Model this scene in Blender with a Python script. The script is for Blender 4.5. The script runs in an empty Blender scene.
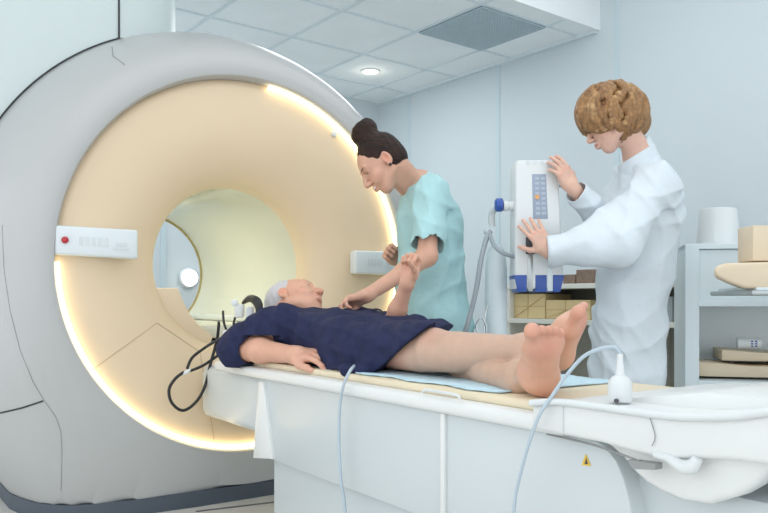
import bpy, bmesh, math, random
import numpy as np
from mathutils import Vector, Matrix
import openvdb as vdb

random.seed(4)
C = bpy.context.scene.collection
PI = math.pi
CAM_Z = 0.84
F = 766.0
HOR = 300.0
YAW = math.radians(35.0)
FW = np.array([-math.cos(YAW), math.sin(YAW), 0.0])
RT = np.array([math.sin(YAW), math.cos(YAW), 0.0])
UP = np.array([0.0, 0.0, 1.0])
CAM = np.array([0.0, 0.0, CAM_Z])

def V(*a): return np.array(a, dtype=float)
def U(px, py, d):                      # a point seen at (px, py) at depth d
    return CAM + d * (FW + RT * (px - 384) / F + UP * (HOR - py) / F)
def UY(px, py, Y):                     # ... on the vertical plane y = Y
    v = FW + RT * (px - 384) / F + UP * (HOR - py) / F
    return CAM + v * (Y / v[1])
def UX(px, py, X):
    v = FW + RT * (px - 384) / F + UP * (HOR - py) / F
    return CAM + v * (X / v[0])
TH = math.radians(2.9)
def RM(x, y, z=0.0):                   # room coordinates (room is turned 2.9 degrees from the scanner)
    return V(x * math.cos(TH) - y * math.sin(TH), x * math.sin(TH) + y * math.cos(TH), z)
def nrm(v):
    v = np.asarray(v, float); return v / np.linalg.norm(v)

# ------------------------------------------------------------------ materials
def mat(name, col, rough=0.5, metal=0.0, spec=0.5, noise=0.0, nscale=8.0, bump=0.0, bscale=60.0,
        emit=None, estr=0.0, coat=0.0, sss=0.0, trans=0.0, vcol=False, stretch=None, col2=None, sheen=0.0):
    m = bpy.data.materials.new(name); m.use_nodes = True
    nt = m.node_tree; b = nt.nodes['Principled BSDF']
    b.inputs['Base Color'].default_value = (*col, 1)
    b.inputs['Roughness'].default_value = rough
    b.inputs['Metallic'].default_value = metal
    b.inputs['Specular IOR Level'].default_value = spec
    b.inputs['Coat Weight'].default_value = coat
    b.inputs['Sheen Weight'].default_value = sheen
    if sss:
        b.inputs['Subsurface Weight'].default_value = sss
        b.inputs['Subsurface Radius'].default_value = (0.012, 0.005, 0.003)
        b.inputs['Subsurface Scale'].default_value = 1.0
    if trans: b.inputs['Transmission Weight'].default_value = trans
    if emit:
        b.inputs['Emission Color'].default_value = (*emit, 1); b.inputs['Emission Strength'].default_value = estr
    tc = nt.nodes.new('ShaderNodeTexCoord'); mp = nt.nodes.new('ShaderNodeMapping')
    nt.links.new(tc.outputs['Object'], mp.inputs['Vector'])
    if stretch: mp.inputs['Scale'].default_value = stretch
    src = None
    if vcol:
        a = nt.nodes.new('ShaderNodeVertexColor'); a.layer_name = 'Col'; src = a.outputs['Color']
    if noise or col2:
        n = nt.nodes.new('ShaderNodeTexNoise'); n.inputs['Scale'].default_value = nscale; n.inputs['Detail'].default_value = 4
        nt.links.new(mp.outputs[0], n.inputs['Vector'])
        if col2:
            r = nt.nodes.new('ShaderNodeValToRGB'); r.color_ramp.elements[0].position = .36; r.color_ramp.elements[1].position = .64
            r.color_ramp.elements[0].color = (*col, 1); r.color_ramp.elements[1].color = (*col2, 1)
            nt.links.new(n.outputs['Fac'], r.inputs[0]); nt.links.new(r.outputs[0], b.inputs['Base Color'])
        else:
            mx = nt.nodes.new('ShaderNodeMix'); mx.data_type = 'RGBA'; mx.blend_type = 'MULTIPLY'; mx.inputs[0].default_value = 1
            r = nt.nodes.new('ShaderNodeMapRange'); r.inputs[1].default_value = .3; r.inputs[2].default_value = .7
            r.inputs[3].default_value = 1 - noise; r.inputs[4].default_value = 1.0
            nt.links.new(n.outputs['Fac'], r.inputs[0])
            if src: nt.links.new(src, mx.inputs[6])
            else: mx.inputs[6].default_value = (*col, 1)
            nt.links.new(r.outputs[0], mx.inputs[7])
            nt.links.new(mx.outputs[2], b.inputs['Base Color'])
    elif src: nt.links.new(src, b.inputs['Base Color'])
    if bump:
        n2 = nt.nodes.new('ShaderNodeTexNoise'); n2.inputs['Scale'].default_value = bscale; n2.inputs['Detail'].default_value = 3
        nt.links.new(mp.outputs[0], n2.inputs['Vector'])
        bp = nt.nodes.new('ShaderNodeBump'); bp.inputs['Strength'].default_value = bump; bp.inputs['Distance'].default_value = .01
        nt.links.new(n2.outputs['Fac'], bp.inputs['Height']); nt.links.new(bp.outputs[0], b.inputs['Normal'])
    return m

M = {}
M['wall'] = mat('wall_paint', (.63, .70, .735), .6, noise=.03, nscale=1.5)
M['wallstrip'] = mat('wall_strip', (.58, .69, .74), .5, noise=.03)
M['ceil'] = mat('ceiling_tile', (.88, .93, .95), .9, noise=.05, nscale=3, bump=.05, bscale=200)
M['ceilbar'] = mat('ceiling_bar', (.70, .78, .82), .6, noise=.03)
M['bulk'] = mat('bulkhead_paint', (.86, .90, .92), .6, noise=.02)
M['floor'] = mat('floor_vinyl', (.74, .71, .66), .35, noise=.08, nscale=12)
M['floorline'] = mat('floor_joint', (.12, .12, .12), .6, noise=.1)
M['gantry'] = mat('gantry_shell', (.47, .48, .48), .30, spec=.4, coat=.12, noise=.02, nscale=2)
M['hood'] = mat('hood_shell', (.60, .68, .69), .4, noise=.02, nscale=2)
M['dish'] = mat('cream_dish', (.80, .64, .45), .38, noise=.03, nscale=2)
M['bore'] = mat('bore_liner', (.68, .68, .56), .16, coat=.5, noise=.02)
M['boreedge'] = mat('bore_edge', (.40, .34, .16), .4, noise=.1)
M['seam'] = mat('seam', (.30, .31, .31), .6, noise=.05)
M['seamdark'] = mat('seam_dark', (.04, .045, .05), .6, noise=.05)
M['seamcream'] = mat('seam_cream', (.55, .42, .26), .6, noise=.05)
M['band'] = mat('plinth', (.075, .095, .125), .45, noise=.08)
M['glow'] = mat('light_strip', (1, .9, .65), .5, emit=(1, .84, .50), estr=4.5, noise=.02)
M['white'] = mat('white_plastic', (.72, .755, .765), .3, noise=.02, nscale=3)
M['panelw'] = mat('panel_white', (.72, .78, .81), .3, noise=.02)
M['tablew'] = mat('table_shell', (.61, .665, .685), .32, noise=.02, nscale=2)
M['tabler'] = mat('table_rim', (.77, .79, .785), .3, noise=.02)
M['matt'] = mat('mattress_vinyl', (.78, .68, .50), .5, noise=.04)
M['sheet'] = mat('blue_sheet', (.55, .74, .84), .8, noise=.06, nscale=20, bump=.2, bscale=40)
M['navy'] = mat('navy_nonwoven', (.026, .032, .085), .85, spec=.2, noise=.3, nscale=30, bump=.4, bscale=30)
M['scrub'] = mat('aqua_cotton', (.42, .67, .695), .85, noise=.10, nscale=14, bump=.35, bscale=38)
M['coat'] = mat('white_cotton', (.70, .77, .83), .85, noise=.05, nscale=10, bump=.35, bscale=30)
M['skin'] = mat('skin', (.7, .45, .35), .45, sss=.12, vcol=True, noise=.09, nscale=25, bump=.05, bscale=120)
M['darkhair'] = mat('dark_hair', (.012, .006, .005), .5, spec=.25, col2=(.035, .015, .011), nscale=20, stretch=(1, 1, 3.2), bump=.6, bscale=70)
M['blond'] = mat('blond_hair', (.35, .18, .07), .55, vcol=True, noise=.5, nscale=40, stretch=(2.2, 2.2, .45), bump=.7, bscale=60)
M['cap'] = mat('surgical_cap', (.62, .60, .62), .8, noise=.15, nscale=40, bump=.3, bscale=90)
M['black'] = mat('black_rubber', (.014, .015, .018), .45, noise=.1)
M['greytube'] = mat('grey_hose', (.33, .38, .42), .4, noise=.1)
M['cleartube'] = mat('pale_tube', (.48, .58, .66), .3, noise=.05)
M['blue'] = mat('royal_blue_plastic', (.035, .095, .38), .35, noise=.1)
M['display'] = mat('label_panel', (.33, .39, .50), .4, noise=.08)
M['mark'] = mat('panel_marks', (.46, .52, .62), .5, noise=.1)
M['faint'] = mat('faint_marks', (.68, .735, .765), .4, noise=.1)
M['orange'] = mat('orange_button', (.80, .42, .16), .4, noise=.1)
M['red'] = mat('red_button', (.50, .035, .05), .35, noise=.1)
M['chrome'] = mat('chrome', (.6, .64, .66), .2, metal=1, noise=.05)
M['steel'] = mat('brushed_steel', (.50, .54, .55), .35, metal=.8, noise=.15)
M['beige'] = mat('beige_foam', (.74, .62, .46), .6, noise=.05)
M['carton'] = mat('cream_carton', (.76, .60, .32), .7, noise=.08)
M['cartonline'] = mat('carton_tape', (.60, .43, .20), .7, noise=.08)
M['cream_shelf'] = mat('cream_shelf', (.76, .76, .70), .5, noise=.04)
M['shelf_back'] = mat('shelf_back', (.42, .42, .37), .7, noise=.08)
M['cab'] = mat('white_laminate', (.70, .79, .83), .4, noise=.03)
M['cabin'] = mat('laminate_inside', (.88, .93, .95), .5, noise=.03)
M['dark'] = mat('dark_stuff', (.08, .08, .09), .6, noise=.2)
M['brownstuff'] = mat('brown_stuff', (.28, .20, .15), .7, noise=.3, nscale=40)
M['yellow'] = mat('warning_yellow', (.85, .55, .05), .5, noise=.05)
M['green'] = mat('label_green', (.35, .60, .12), .5, noise=.05)
M['lamp'] = mat('lamp_glow', (1, 1, .95), .5, emit=(1, .93, .78), estr=5, noise=.02)
M['lampsoft'] = mat('panel_glow', (1, 1, 1), .5, emit=(.93, .97, 1), estr=7, noise=.02)

# ------------------------------------------------------------------ object helpers
def link_mesh(name, verts, faces, m, parent=None, smooth=True, label=None, cols=None):
    verts = np.asarray(verts, dtype=np.float64).reshape(-1, 3)
    me = bpy.data.meshes.new(name)
    org = np.zeros(3)
    if parent is None:
        org = V((verts[:, 0].min() + verts[:, 0].max()) / 2, (verts[:, 1].min() + verts[:, 1].max()) / 2, verts[:, 2].min())
    else:
        org = np.array(parent['_o'])
    if isinstance(faces, np.ndarray) and faces.ndim == 2:
        vv = verts - org
        me.vertices.add(len(vv)); me.vertices.foreach_set('co', vv.ravel().astype(np.float32))
        n = len(faces); w = faces.shape[1]
        me.loops.add(n * w); me.loops.foreach_set('vertex_index', faces.ravel().astype(np.int32))
        me.polygons.add(n); me.polygons.foreach_set('loop_start', (np.arange(n) * w).astype(np.int32))
        me.update(calc_edges=True); me.validate()
    else:
        me.from_pydata([tuple(v) for v in (verts - org)], [], [tuple(f) for f in faces]); me.update()
    if cols is not None:
        a = me.attributes.new('Col', 'FLOAT_COLOR', 'POINT')
        c4 = np.ones((len(verts), 4), np.float32); c4[:, :3] = cols; a.data.foreach_set('color', c4.ravel())
    me.materials.append(m)
    if smooth: me.polygons.foreach_set('use_smooth', [True] * len(me.polygons))
    o = bpy.data.objects.new(name, me); C.objects.link(o)
    if parent is None:
        o.location = org; o['_o'] = list(org)
    else:
        o.parent = parent; o['_o'] = list(org)
    if label: o['label'] = label
    return o

def thing(name, label, cat, loc, group=None):
    o = bpy.data.objects.new(name, None); C.objects.link(o); o.empty_display_size = .05
    o.location = loc; o['_o'] = [float(x) for x in loc]; o['label'] = label; o['category'] = cat
    if group: o['group'] = group
    return o
def tag(o, label, cat, group=None):
    o['label'] = label; o['category'] = cat
    if group: o['group'] = group
    return o
def struct(o): o['kind'] = 'structure'; return o

class MB:                                                         # mesh builder
    def __init__(s): s.v = []; s.f = []
    def add(s, vs, fs):
        k = len(s.v); s.v += [tuple(map(float, v)) for v in vs]; s.f += [tuple(i + k for i in f) for f in fs]; return s
    def box(s, o, ax, ay, az, bev=0.0, seg=2):                    # corner o and three edge vectors
        o, ax, ay, az = map(lambda q: np.asarray(q, float), (o, ax, ay, az))
        if np.dot(np.cross(ax, ay), az) < 0: ax, ay = ay, ax
        bm = bmesh.new()
        vs = [bm.verts.new(o + a * ax + b * ay + c * az) for c in (0, 1) for b in (0, 1) for a in (0, 1)]
        for q in ((0, 2, 3, 1), (4, 5, 7, 6), (0, 1, 5, 4), (2, 6, 7, 3), (0, 4, 6, 2), (1, 3, 7, 5)):
            bm.faces.new([vs[i] for i in q])
        if bev: bmesh.ops.bevel(bm, geom=bm.edges[:], offset=bev, segments=seg, affect='EDGES', profile=.5)
        s._bm(bm); return s
    def _bm(s, bm):
        bm.verts.ensure_lookup_table()
        for i, v in enumerate(bm.verts): v.index = i
        s.add([v.co for v in bm.verts], [[v.index for v in f.verts] for f in bm.faces]); bm.free()
    def prism(s, pts, d, bev=0.0, seg=2):                         # polygon points (3D) extruded by vector d
        d = np.asarray(d, float); n = len(pts)
        bm = bmesh.new()
        a = [bm.verts.new(p) for p in pts]; b = [bm.verts.new(np.asarray(p) + d) for p in pts]
        bm.faces.new(a[::-1]); bm.faces.new(b)
        for i in range(n): bm.faces.new((a[i], a[(i + 1) % n], b[(i + 1) % n], b[i]))
        bmesh.ops.recalc_face_normals(bm, faces=bm.faces[:])
        if bev:
            es = [e for e in bm.edges if len(e.link_faces) == 2 and e.calc_face_angle(0) > .5]
            bmesh.ops.bevel(bm, geom=es, offset=bev, segments=seg, affect='EDGES', profile=.5)
        s._bm(bm); return s
    def tube(s, pts, r, n=10, smooth=True, closed=False, sub=8):
        pts = [np.asarray(p, float) for p in pts]
        rs = list(r) if hasattr(r, '__len__') else [r] * len(pts)
        if smooth and len(pts) > 2:
            q = []; qr = []; L = len(pts)
            rng = range(L) if closed else range(L - 1)
            for i in rng:
                g = (lambda k: pts[k % L]) if closed else (lambda k: pts[min(max(k, 0), L - 1)])
                p0, p1, p2, p3 = g(i - 1), g(i), g(i + 1), g(i + 2)
                for j in range(sub):
                    t = j / sub
                    q.append(.5 * ((2 * p1) + (-p0 + p2) * t + (2 * p0 - 5 * p1 + 4 * p2 - p3) * t * t + (-p0 + 3 * p1 - 3 * p2 + p3) * t ** 3))
                    qr.append(rs[i] * (1 - t) + rs[(i + 1) % L] * t)
            if not closed: q.append(pts[-1]); qr.append(rs[-1])
            pts, rs = q, qr
        L = len(pts); vs = []; N = None
        for i in range(L):
            t = pts[(i + 1) % L] - pts[i - 1] if closed else pts[min(i + 1, L - 1)] - pts[max(i - 1, 0)]
            t = nrm(t)
            if N is None:
                N = np.cross(t, V(0, 0, 1)); N = np.cross(t, V(1, 0, 0)) if np.linalg.norm(N) < .1 else N
            N = nrm(N - t * np.dot(N, t)); B = np.cross(t, N)
            for k in range(n):
                a = 2 * PI * k / n; vs.append(pts[i] + rs[i] * (math.cos(a) * N + math.sin(a) * B))
        fs = []
        for i in range(L if closed else L - 1):
            for k in range(n):
                i2 = (i + 1) % L
                fs.append((i * n + k, i * n + (k + 1) % n, i2 * n + (k + 1) % n, i2 * n + k))
        if not closed: fs.append(tuple(range(n))[::-1]); fs.append(tuple((L - 1) * n + k for k in range(n)))
        return s.add(vs, fs)
    def lathe(s, o, ax, prof, n=32, caps=True):                   # prof: list of (r, h) along axis ax from o
        ax = nrm(ax); e = np.cross(ax, V(0, 0, 1)); e = V(1, 0, 0) if np.linalg.norm(e) < .1 else nrm(e); g = np.cross(ax, e)
        vs = []; fs = []; L = len(prof)
        for r, h in prof:
            for k in range(n):
                a = 2 * PI * k / n; vs.append(np.asarray(o) + ax * h + r * (math.cos(a) * e + math.sin(a) * g))
        for i in range(L - 1):
            for k in range(n): fs.append((i * n + k, i * n + (k + 1) % n, (i + 1) * n + (k + 1) % n, (i + 1) * n + k))
        if caps: fs.append(tuple(range(n))[::-1]); fs.append(tuple((L - 1) * n + k for k in range(n)))
        return s.add(vs, fs)
    def build(s, name, m, parent=None, smooth=True, label=None):
        o = link_mesh(name, s.v, s.f, m, parent, False, label)
        bm = bmesh.new(); bm.from_mesh(o.data); bmesh.ops.recalc_face_normals(bm, faces=bm.faces[:])
        for f in bm.faces: f.smooth = smooth
        if smooth:
            for e in bm.edges:
                if len(e.link_faces) == 2 and e.calc_face_angle(0) > .7: e.smooth = False
        bm.to_mesh(o.data); bm.free()
        return o

# ------------------------------------------------------------------ the room
def room_box(name, x0, x1, y0, y1, z0, z1, m, bev=0):
    a = RM(x0, y0, z0)
    return struct(MB().box(a, RM(x1 - x0, 0), RM(0, y1 - y0), V(0, 0, z1 - z0), bev).build(name, m, smooth=False))
WY = 4.22; WX = -5.5; CZ = 2.62; HZ = 3.05; XD = -3.125
room_box('floor', WX - .1, 2.6, -2.0, WY + .1, -.1, 0, M['floor'])
room_box('wall_back', WX - .1, 2.6, WY, WY + .1, 0, HZ, M['wall'])
room_box('wall_left', WX - .1, WX, -2.0, WY, 0, HZ, M['wall'])
room_box('ceiling', WX, XD, -2.0, WY, CZ, HZ, M['ceil'])
room_box('ceiling_upper', XD, 2.6, -2.0, WY + .1, HZ, HZ + .1, M['bulk'])
room_box('trim_1', XD, XD + .02, -2.0, WY, CZ - .005, HZ, M['bulk'])
mb = MB()
for k in range(4):
    x = -3.27 - .6 * k; mb.box(RM(x - .012, -2, CZ - .006), RM(.024, 0), RM(0, 6.2), V(0, 0, .008))
for k in range(10):
    y = 3.89 - .6 * k; mb.box(RM(WX, y - .012, CZ - .0061), RM(XD - WX, 0), RM(0, .024), V(0, 0, .008))
struct(mb.build('trim_2', M['ceilbar'], smooth=False))
struct(MB().box(RM(WX, WY - .03, CZ - .02), RM(XD - WX, 0), RM(0, .03), V(0, 0, .02)).build('trim_3', M['ceilbar'], smooth=False))
for i, x in enumerate((-5.07, -4.02, -2.974, -1.93, -.88)):
    struct(MB().box(RM(x - .018, WY - .006, .1), RM(.036, 0), RM(0, .01), V(0, 0, HZ - .1)).build('trim_%d' % (4 + i), M['wallstrip'], smooth=False))
mb = MB()
for y in (3.2, 2.2, 1.2, .2):
    mb.box(RM(WX - .004, y - .02, .1), RM(.012, 0), RM(0, .04), V(0, 0, CZ - .1))
struct(mb.build('trim_9', M['wallstrip'], smooth=False))
struct(MB().box(RM(WX, WY - .02, 0), RM(8, 0), RM(0, .02), V(0, 0, .1)).build('baseboard_back', M['wallstrip'], smooth=False))
# thin joint in the floor in front of the scanner
a = UY(150, 513, 1); 
def UZ(px, py, z):
    v = FW + RT * (px - 384) / F + UP * (HOR - py) / F
    return CAM + v * ((z - CAM_Z) / v[2])
struct(MB().tube([UZ(196, 512, .0), UZ(262, 504, .0), UZ(330, 496, .0)], .005, 6, smooth=False).build('trim_10', M['floorline']))

# return-air grille in the ceiling
vg = thing('ceiling_vent', 'square blue-grey perforated air grille set in the tiled ceiling', 'vent', RM(-3.57, 3.58, CZ - .02))
MB().box(RM(-3.862, 3.298, CZ - .010), RM(.584, 0), RM(0, .584), V(0, 0, .004)).build('backing', mat('vent_back', (.23, .32, .38), .7, noise=.1), vg, smooth=False)
mb = MB(); n = 26
for k in range(n + 1):
    t = k / n * .57
    mb.box(RM(-3.855 + t - .004, 3.305, CZ - .016), RM(.009, 0), RM(0, .57), V(0, 0, .006))
    mb.box(RM(-3.855, 3.305 + t - .004, CZ - .0165), RM(.57, 0), RM(0, .009), V(0, 0, .006))
MB.build(mb, 'lattice', mat('vent_lattice', (.48, .59, .65), .6, noise=.05), vg, smooth=False)
# downlight
def downlight(x, y, lab):
    p = RM(x, y, CZ)
    t = thing('ceiling_downlight', lab, 'light', p - V(0, 0, .012))
    MB().lathe(p - V(0, 0, .010), V(0, 0, 1), [(.062, .004), (.062, 0), (.072, 0), (.074, .010)], 32, False).build('trim_ring', M['white'], t)
    MB().lathe(p - V(0, 0, .004), V(0, 0, 1), [(.061, 0), (.061, .004)], 32).build('lamp_face', M['lamp'], t)
    return t
downlight(-4.76, 3.57, 'small round recessed downlight glowing in the tiled ceiling')
# round wall lamp seen through the bore
p = U(188, 278, 5.0); k = None
v = FW + RT * (188 - 384) / F + UP * (HOR - 278) / F
nx = RM(1, 0)
tt = (WX) / np.dot(v, nx); p = CAM + v * tt
t = thing('wall_lamp', 'glowing round lamp on the far wall seen through the scanner bore', 'light', p)
MB().lathe(p, nx, [(.075, 0), (.075, .02), (.065, .03)], 28).build('lamp_base', M['white'], t)
MB().lathe(p + nx * .03, nx, [(.06, 0), (.055, .025), (.035, .045), (.012, .052)], 28).build('lamp_globe', M['lamp'], t)

# ------------------------------------------------------------------ scanner
CY, CZ0 = 1.414, .993
gx = thing('mri_scanner', 'huge white ring-shaped MRI scanner with glowing cream front and round bore', 'scanner', V(-3.75, CY, 0))
ST = [(-3.06, .788, .788, 2), (-3.005, .788, .788, 2), (-2.99, .796, .796, 2), (-2.983, .815, .83, 2), (-2.985, .845, .93, 2.1), (-3.0, .88, 1.06, 2.3), (-3.025, .91, 1.16, 2.5),
      (-3.06, .94, 1.22, 2.6), (-3.105, .968, 1.25, 2.7), (-3.16, .997, 1.25, 2.8), (-3.22, 1.025, 1.25, 2.8), (-3.30, 1.056, 1.25, 2.8), (-3.385, 1.078, 1.25, 2.8),
      (-3.55, 1.08, 1.25, 2.8), (-4.3, 1.08, 1.25, 2.8), (-4.42, 1.05, 1.22, 2.7), (-4.5, .95, 1.1, 2.4), (-4.52, .80, .85, 2), (-4.52, .42, .42, 2), (-4.50, .36, .36, 2), (-4.46, .345, .345, 2)]
def outline(th, R, H, n):
    c, s_ = math.cos(th), math.sin(th)
    if s_ >= 0: return CY + R * c, CZ0 + R * s_
    y = R * math.copysign(abs(c) ** (2 / n), c); z = -H * abs(s_) ** (2 / n)
    return CY + y, CZ0 + z
NT = 640
vs = []; fs = []
BZ = .062
for (x, R, H, n) in ST:
    for k in range(NT):
        y, z = outline(2 * PI * k / NT, R, H, n)
        vs.append((x, y, max(z, BZ)))
for i in range(len(ST) - 1):
    for k in range(NT):
        fs.append((i * NT + k, i * NT + (k + 1) % NT, (i + 1) * NT + (k + 1) % NT, (i + 1) * NT + k))
# keep footprints clean: a body ring below BZ is flattened; width there follows the outline at z = BZ
def halfw(R, H, n, z=BZ):
    q = (CZ0 - z) / H
    return 0 if q >= 1 else R * (1 - q ** n) ** (1 / n)
m_ = MB(); m_.v = vs; m_.f = fs
m_.build('housing', M['gantry'], gx)
foot = [(x, halfw(R, H, n)) for (x, R, H, n) in ST if halfw(R, H, n) > 0 and x > -4.53]
foot = [(-2.985, .25)] + [q for q in foot if q[1] > .25]
pl = [V(x, CY - h - .004, 0) for x, h in foot] + [V(x, CY + h + .004, 0) for x, h in foot[::-1]]
pl = [V(q[0] + .004 if q[0] > -3.1 else q[0], q[1], 0) for q in pl]
MB().prism(pl, V(0, 0, BZ)).build('plinth', M['band'], gx)
# cream funnel
DP = [(-3.052, .790), (-3.040, .775), (-3.036, .755), (-3.040, .70), (-3.050, .62), (-3.066, .545), (-3.088, .485), (-3.115, .435), (-3.150, .392), (-3.185, .367), (-3.22, .355), (-3.26, .352)]
MB().lathe(V(0, CY, CZ0), V(1, 0, 0), [(r, x) for x, r in DP], 256, False).build('front_funnel', M['dish'], gx)
MB().lathe(V(0, CY, CZ0), V(1, 0, 0), [(.352, -3.26), (.345, -4.46)], 128, False).build('bore_liner', M['bore'], gx)
MB().tube([V(-4.44, CY + .341 * math.cos(a), CZ0 + .341 * math.sin(a)) for a in np.linspace(0, 2 * PI, 65)[:-1]], .007, 8, closed=True, sub=2).build('bore_rim', M['boreedge'], gx)
# light strip, about three quarters of the ring
def ang(px, py):
    p = UX(px, py, -3.03); return math.atan2(p[2] - CZ0, p[1] - CY)
a0 = ang(268, 84); a1 = ang(57, 262)
if a1 > 0: a1 -= 2 * PI
else: a1 = a1 if a1 < -PI / 2 else a1 - 2 * PI
pts = [V(-3.022, CY + .777 * math.cos(a), CZ0 + .777 * math.sin(a)) for a in np.linspace(a0, a1, 140)]
MB().tube(pts, .0085, 8, smooth=False).build('light_strip', M['glow'], gx)
def dishx(R):
    for (xa, ra), (xb, rb) in zip(DP[:-1], DP[1:]):
        if rb <= R <= ra: return xb + (xa - xb) * (R - rb) / (ra - rb)
    return -3.05
def on_dish(px, py, lift=.001):
    x = -3.05
    for _ in range(6):
        p = UX(px, py, x); R = math.hypot(p[1] - CY, p[2] - CZ0); x = dishx(min(max(R, .346), .78))
    return UX(px, py, x + lift)
def dline(a, b, n=14): return [on_dish(a[0] + (b[0] - a[0]) * t, a[1] + (b[1] - a[1]) * t) for t in np.linspace(0, 1, n)]
mb = MB(); mb.tube(dline((92, 370), (157, 323)), .0018, 6, False); mb.tube(dline((157, 323), (200, 352)), .0018, 6, False)
mb.tube(dline((200, 352), (214, 440)), .0018, 6, False)
mb.build('funnel_seam', M['seamcream'], gx)
# raised sill along the lower bore edge
sill = []
for (px, py) in ((154, 288), (178, 288), (183, 300), (190, 314), (200, 326), (213, 336)): sill.append(UX(px, py, -3.20))
arc0 = math.atan2(sill[0][2] - CZ0, sill[0][1] - CY); arc1 = math.atan2(sill[-1][2] - CZ0, sill[-1][1] - CY)
if arc0 > 0: arc0 -= 2 * PI
arc = [V(-3.20, CY + .40 * math.cos(a), CZ0 + .40 * math.sin(a)) for a in np.linspace(arc1, arc0, 14)]
for sgn in (1,):
    pp = [V(q[0], CY + sgn * (q[1] - CY), q[2]) for q in sill + arc]
    MB().prism(pp, V(-.05, 0, 0), .004).build('bore_sill', M['dish'], gx)
# rail bed inside the bore
MB().box(V(-4.5, CY - .235, .668), V(1.25, 0, 0), V(0, .47, 0), V(0, 0, .062), .01).build('bore_bed', M['bore'], gx)
for s in (-1, 1):
    MB().box(V(-4.5, CY + s * .225 - .015, .73), V(1.25, 0, 0), V(0, .03, 0), V(0, 0, .03), .006).build('bed_rail', M['white'], gx)
# seams on the shell
def shell(R, th, lift=.002):
    for (xa, ra, ha, na), (xb, rb, hb, nb) in zip(ST[3:14], ST[4:15]):
        if ra <= R <= rb:
            t = (R - ra) / (rb - ra); y, z = outline(th, R, ha + (hb - ha) * t, na + (nb - na) * t)
            return V(xa + (xb - xa) * t + lift, y, z)
def on_shell(px, py, lift=.002):        # march the pixel ray onto the upper or lower shell
    v = FW + RT * (px - 384) / F + UP * (HOR - py) / F
    for d in np.arange(2.2, 4.5, .002):
        p = CAM + v * d
        for i in range(3, 14):
            xa, ra, ha, na = ST[i]; xb, rb, hb, nb = ST[i + 1]
            if xb <= p[0] <= xa:
                t = (p[0] - xa) / (xb - xa); R = ra + (rb - ra) * t; H = ha + (hb - ha) * t; n = na + (nb - na) * t
                dy, dz = abs(p[1] - CY), p[2] - CZ0
                e = (dy / R) ** 2 + (dz / R) ** 2 if dz > 0 else (dy / R) ** n + (abs(dz) / H) ** n
                if e < 1: return p - nrm(v) * lift
    return CAM + v * 3.2
def sline(pts, n=6):
    o = []
    for a, b in zip(pts[:-1], pts[1:]):
        for t in np.linspace(0, 1, n)[:-1]: o.append(on_shell(a[0] + (b[0] - a[0]) * t, a[1] + (b[1] - a[1]) * t))
    o.append(on_shell(*pts[-1])); return o
MB().tube(sline([(2, 225), (4, 270), (10, 310), (20, 350), (33, 382), (45, 402), (56, 417), (61, 432), (62, 455), (61, 490)]), .0012, 6, False).build('shell_seam', M['seam'], gx)
MB().tube(sline([(-12, 415), (0, 413), (22, 408), (43, 401)]), .0035, 6, False).build('shell_seam', M['seamdark'], gx)
MB().tube(sline([(112, 47), (113, 56), (125, 65)]), .0022, 6, False).build('shell_seam', M['seam'], gx)
# hood above
HX = -3.385
hp = [V(HX, .15, 1.45), V(HX, .965, 1.45), V(HX - .06, 1.12, 1.45), V(HX - .10, 1.22, 1.45), V(HX - .15, 1.27, 1.45), V(HX - .25, 1.29, 1.45), V(-4.3, 1.29, 1.45), V(-4.3, .15, 1.45)]
MB().prism(hp, V(0, 0, CZ - 1.46), 0).build('hood', M['hood'], gx)
sx = HX + .002; aj = math.acos((.965 - CY) / 1.08)
MB().tube([V(sx, .965, CZ0 + 1.08 * math.sin(aj)), V(sx, .965, CZ - .02)], .0045, 6, False).build('hood_seam', M['seamdark'], gx)
aj = math.acos((.965 - CY) / 1.08)
pts = [V(HX + .002, CY + 1.0805 * math.cos(a), CZ0 + 1.0805 * math.sin(a)) for a in np.linspace(aj, aj + .9, 24)]
MB().tube(pts, .0042, 6, False).build('hood_seam', M['seamdark'], gx)
pts = [V(HX - .012 * k, CY + 1.0805 * math.cos(aj - .025 * k), CZ0 + 1.0805 * math.sin(aj - .025 * k)) for k in range(6)]
MB().tube(pts, .0022, 6).build('hood_seam', M['seam'], gx)
# control panels on the funnel
def ctrl(px0, py0, px1, py1, slope, red, name):
    c = [UX(px0, py0, -2.975), UX(px1, py0 + slope, -2.975), UX(px1, py1 + slope, -2.975), UX(px0, py1, -2.975)]
    c = [V(-3.045, q[1], q[2]) for q in c]
    o = MB().prism(c, V(.055, 0, 0), .01, 3).build(name, M['panelw'], gx)
    w = c[1] - c[0]; h = c[3] - c[0]
    def at(u, v_): return c[0] + w * u + h * v_ + V(.0556, 0, 0)
    if red:
        MB().lathe(at(.11, .5) , V(1, 0, 0), [(.0165, 0), (.0165, .001)], 24).build('button_surround', M['white'], o)
        MB().lathe(at(.11, .5), V(1, 0, 0), [(.0125, 0), (.0125, .006), (.009, .009), (.002, .010)], 24).build('stop_button', M['red'], o)
    k = MB()
    for j in range(5): k.box(at(.28 + j * .075, .36), w * .045, h * .30, V(.0012, 0, 0), .0004, 1)
    k.box(at(.72, .50), w * .14, h * .12, V(.0012, 0, 0)); k.box(at(.68, .68), w * .2, h * .08, V(.0012, 0, 0))
    k.build('key_group', M['faint'], o)
ctrl(56, 224.5, 139.5, 254, 5, True, 'control_panel')
ctrl(357.5, 250, 400, 273.5, 1.5, False, 'control_panel')
# small sensors on the shell
p = on_dish(334, 134); MB().lathe(p, V(1, 0, 0), [(.014, 0), (.014, .008), (.01, .012)], 20).build('sensor', M['white'], gx)

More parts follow.
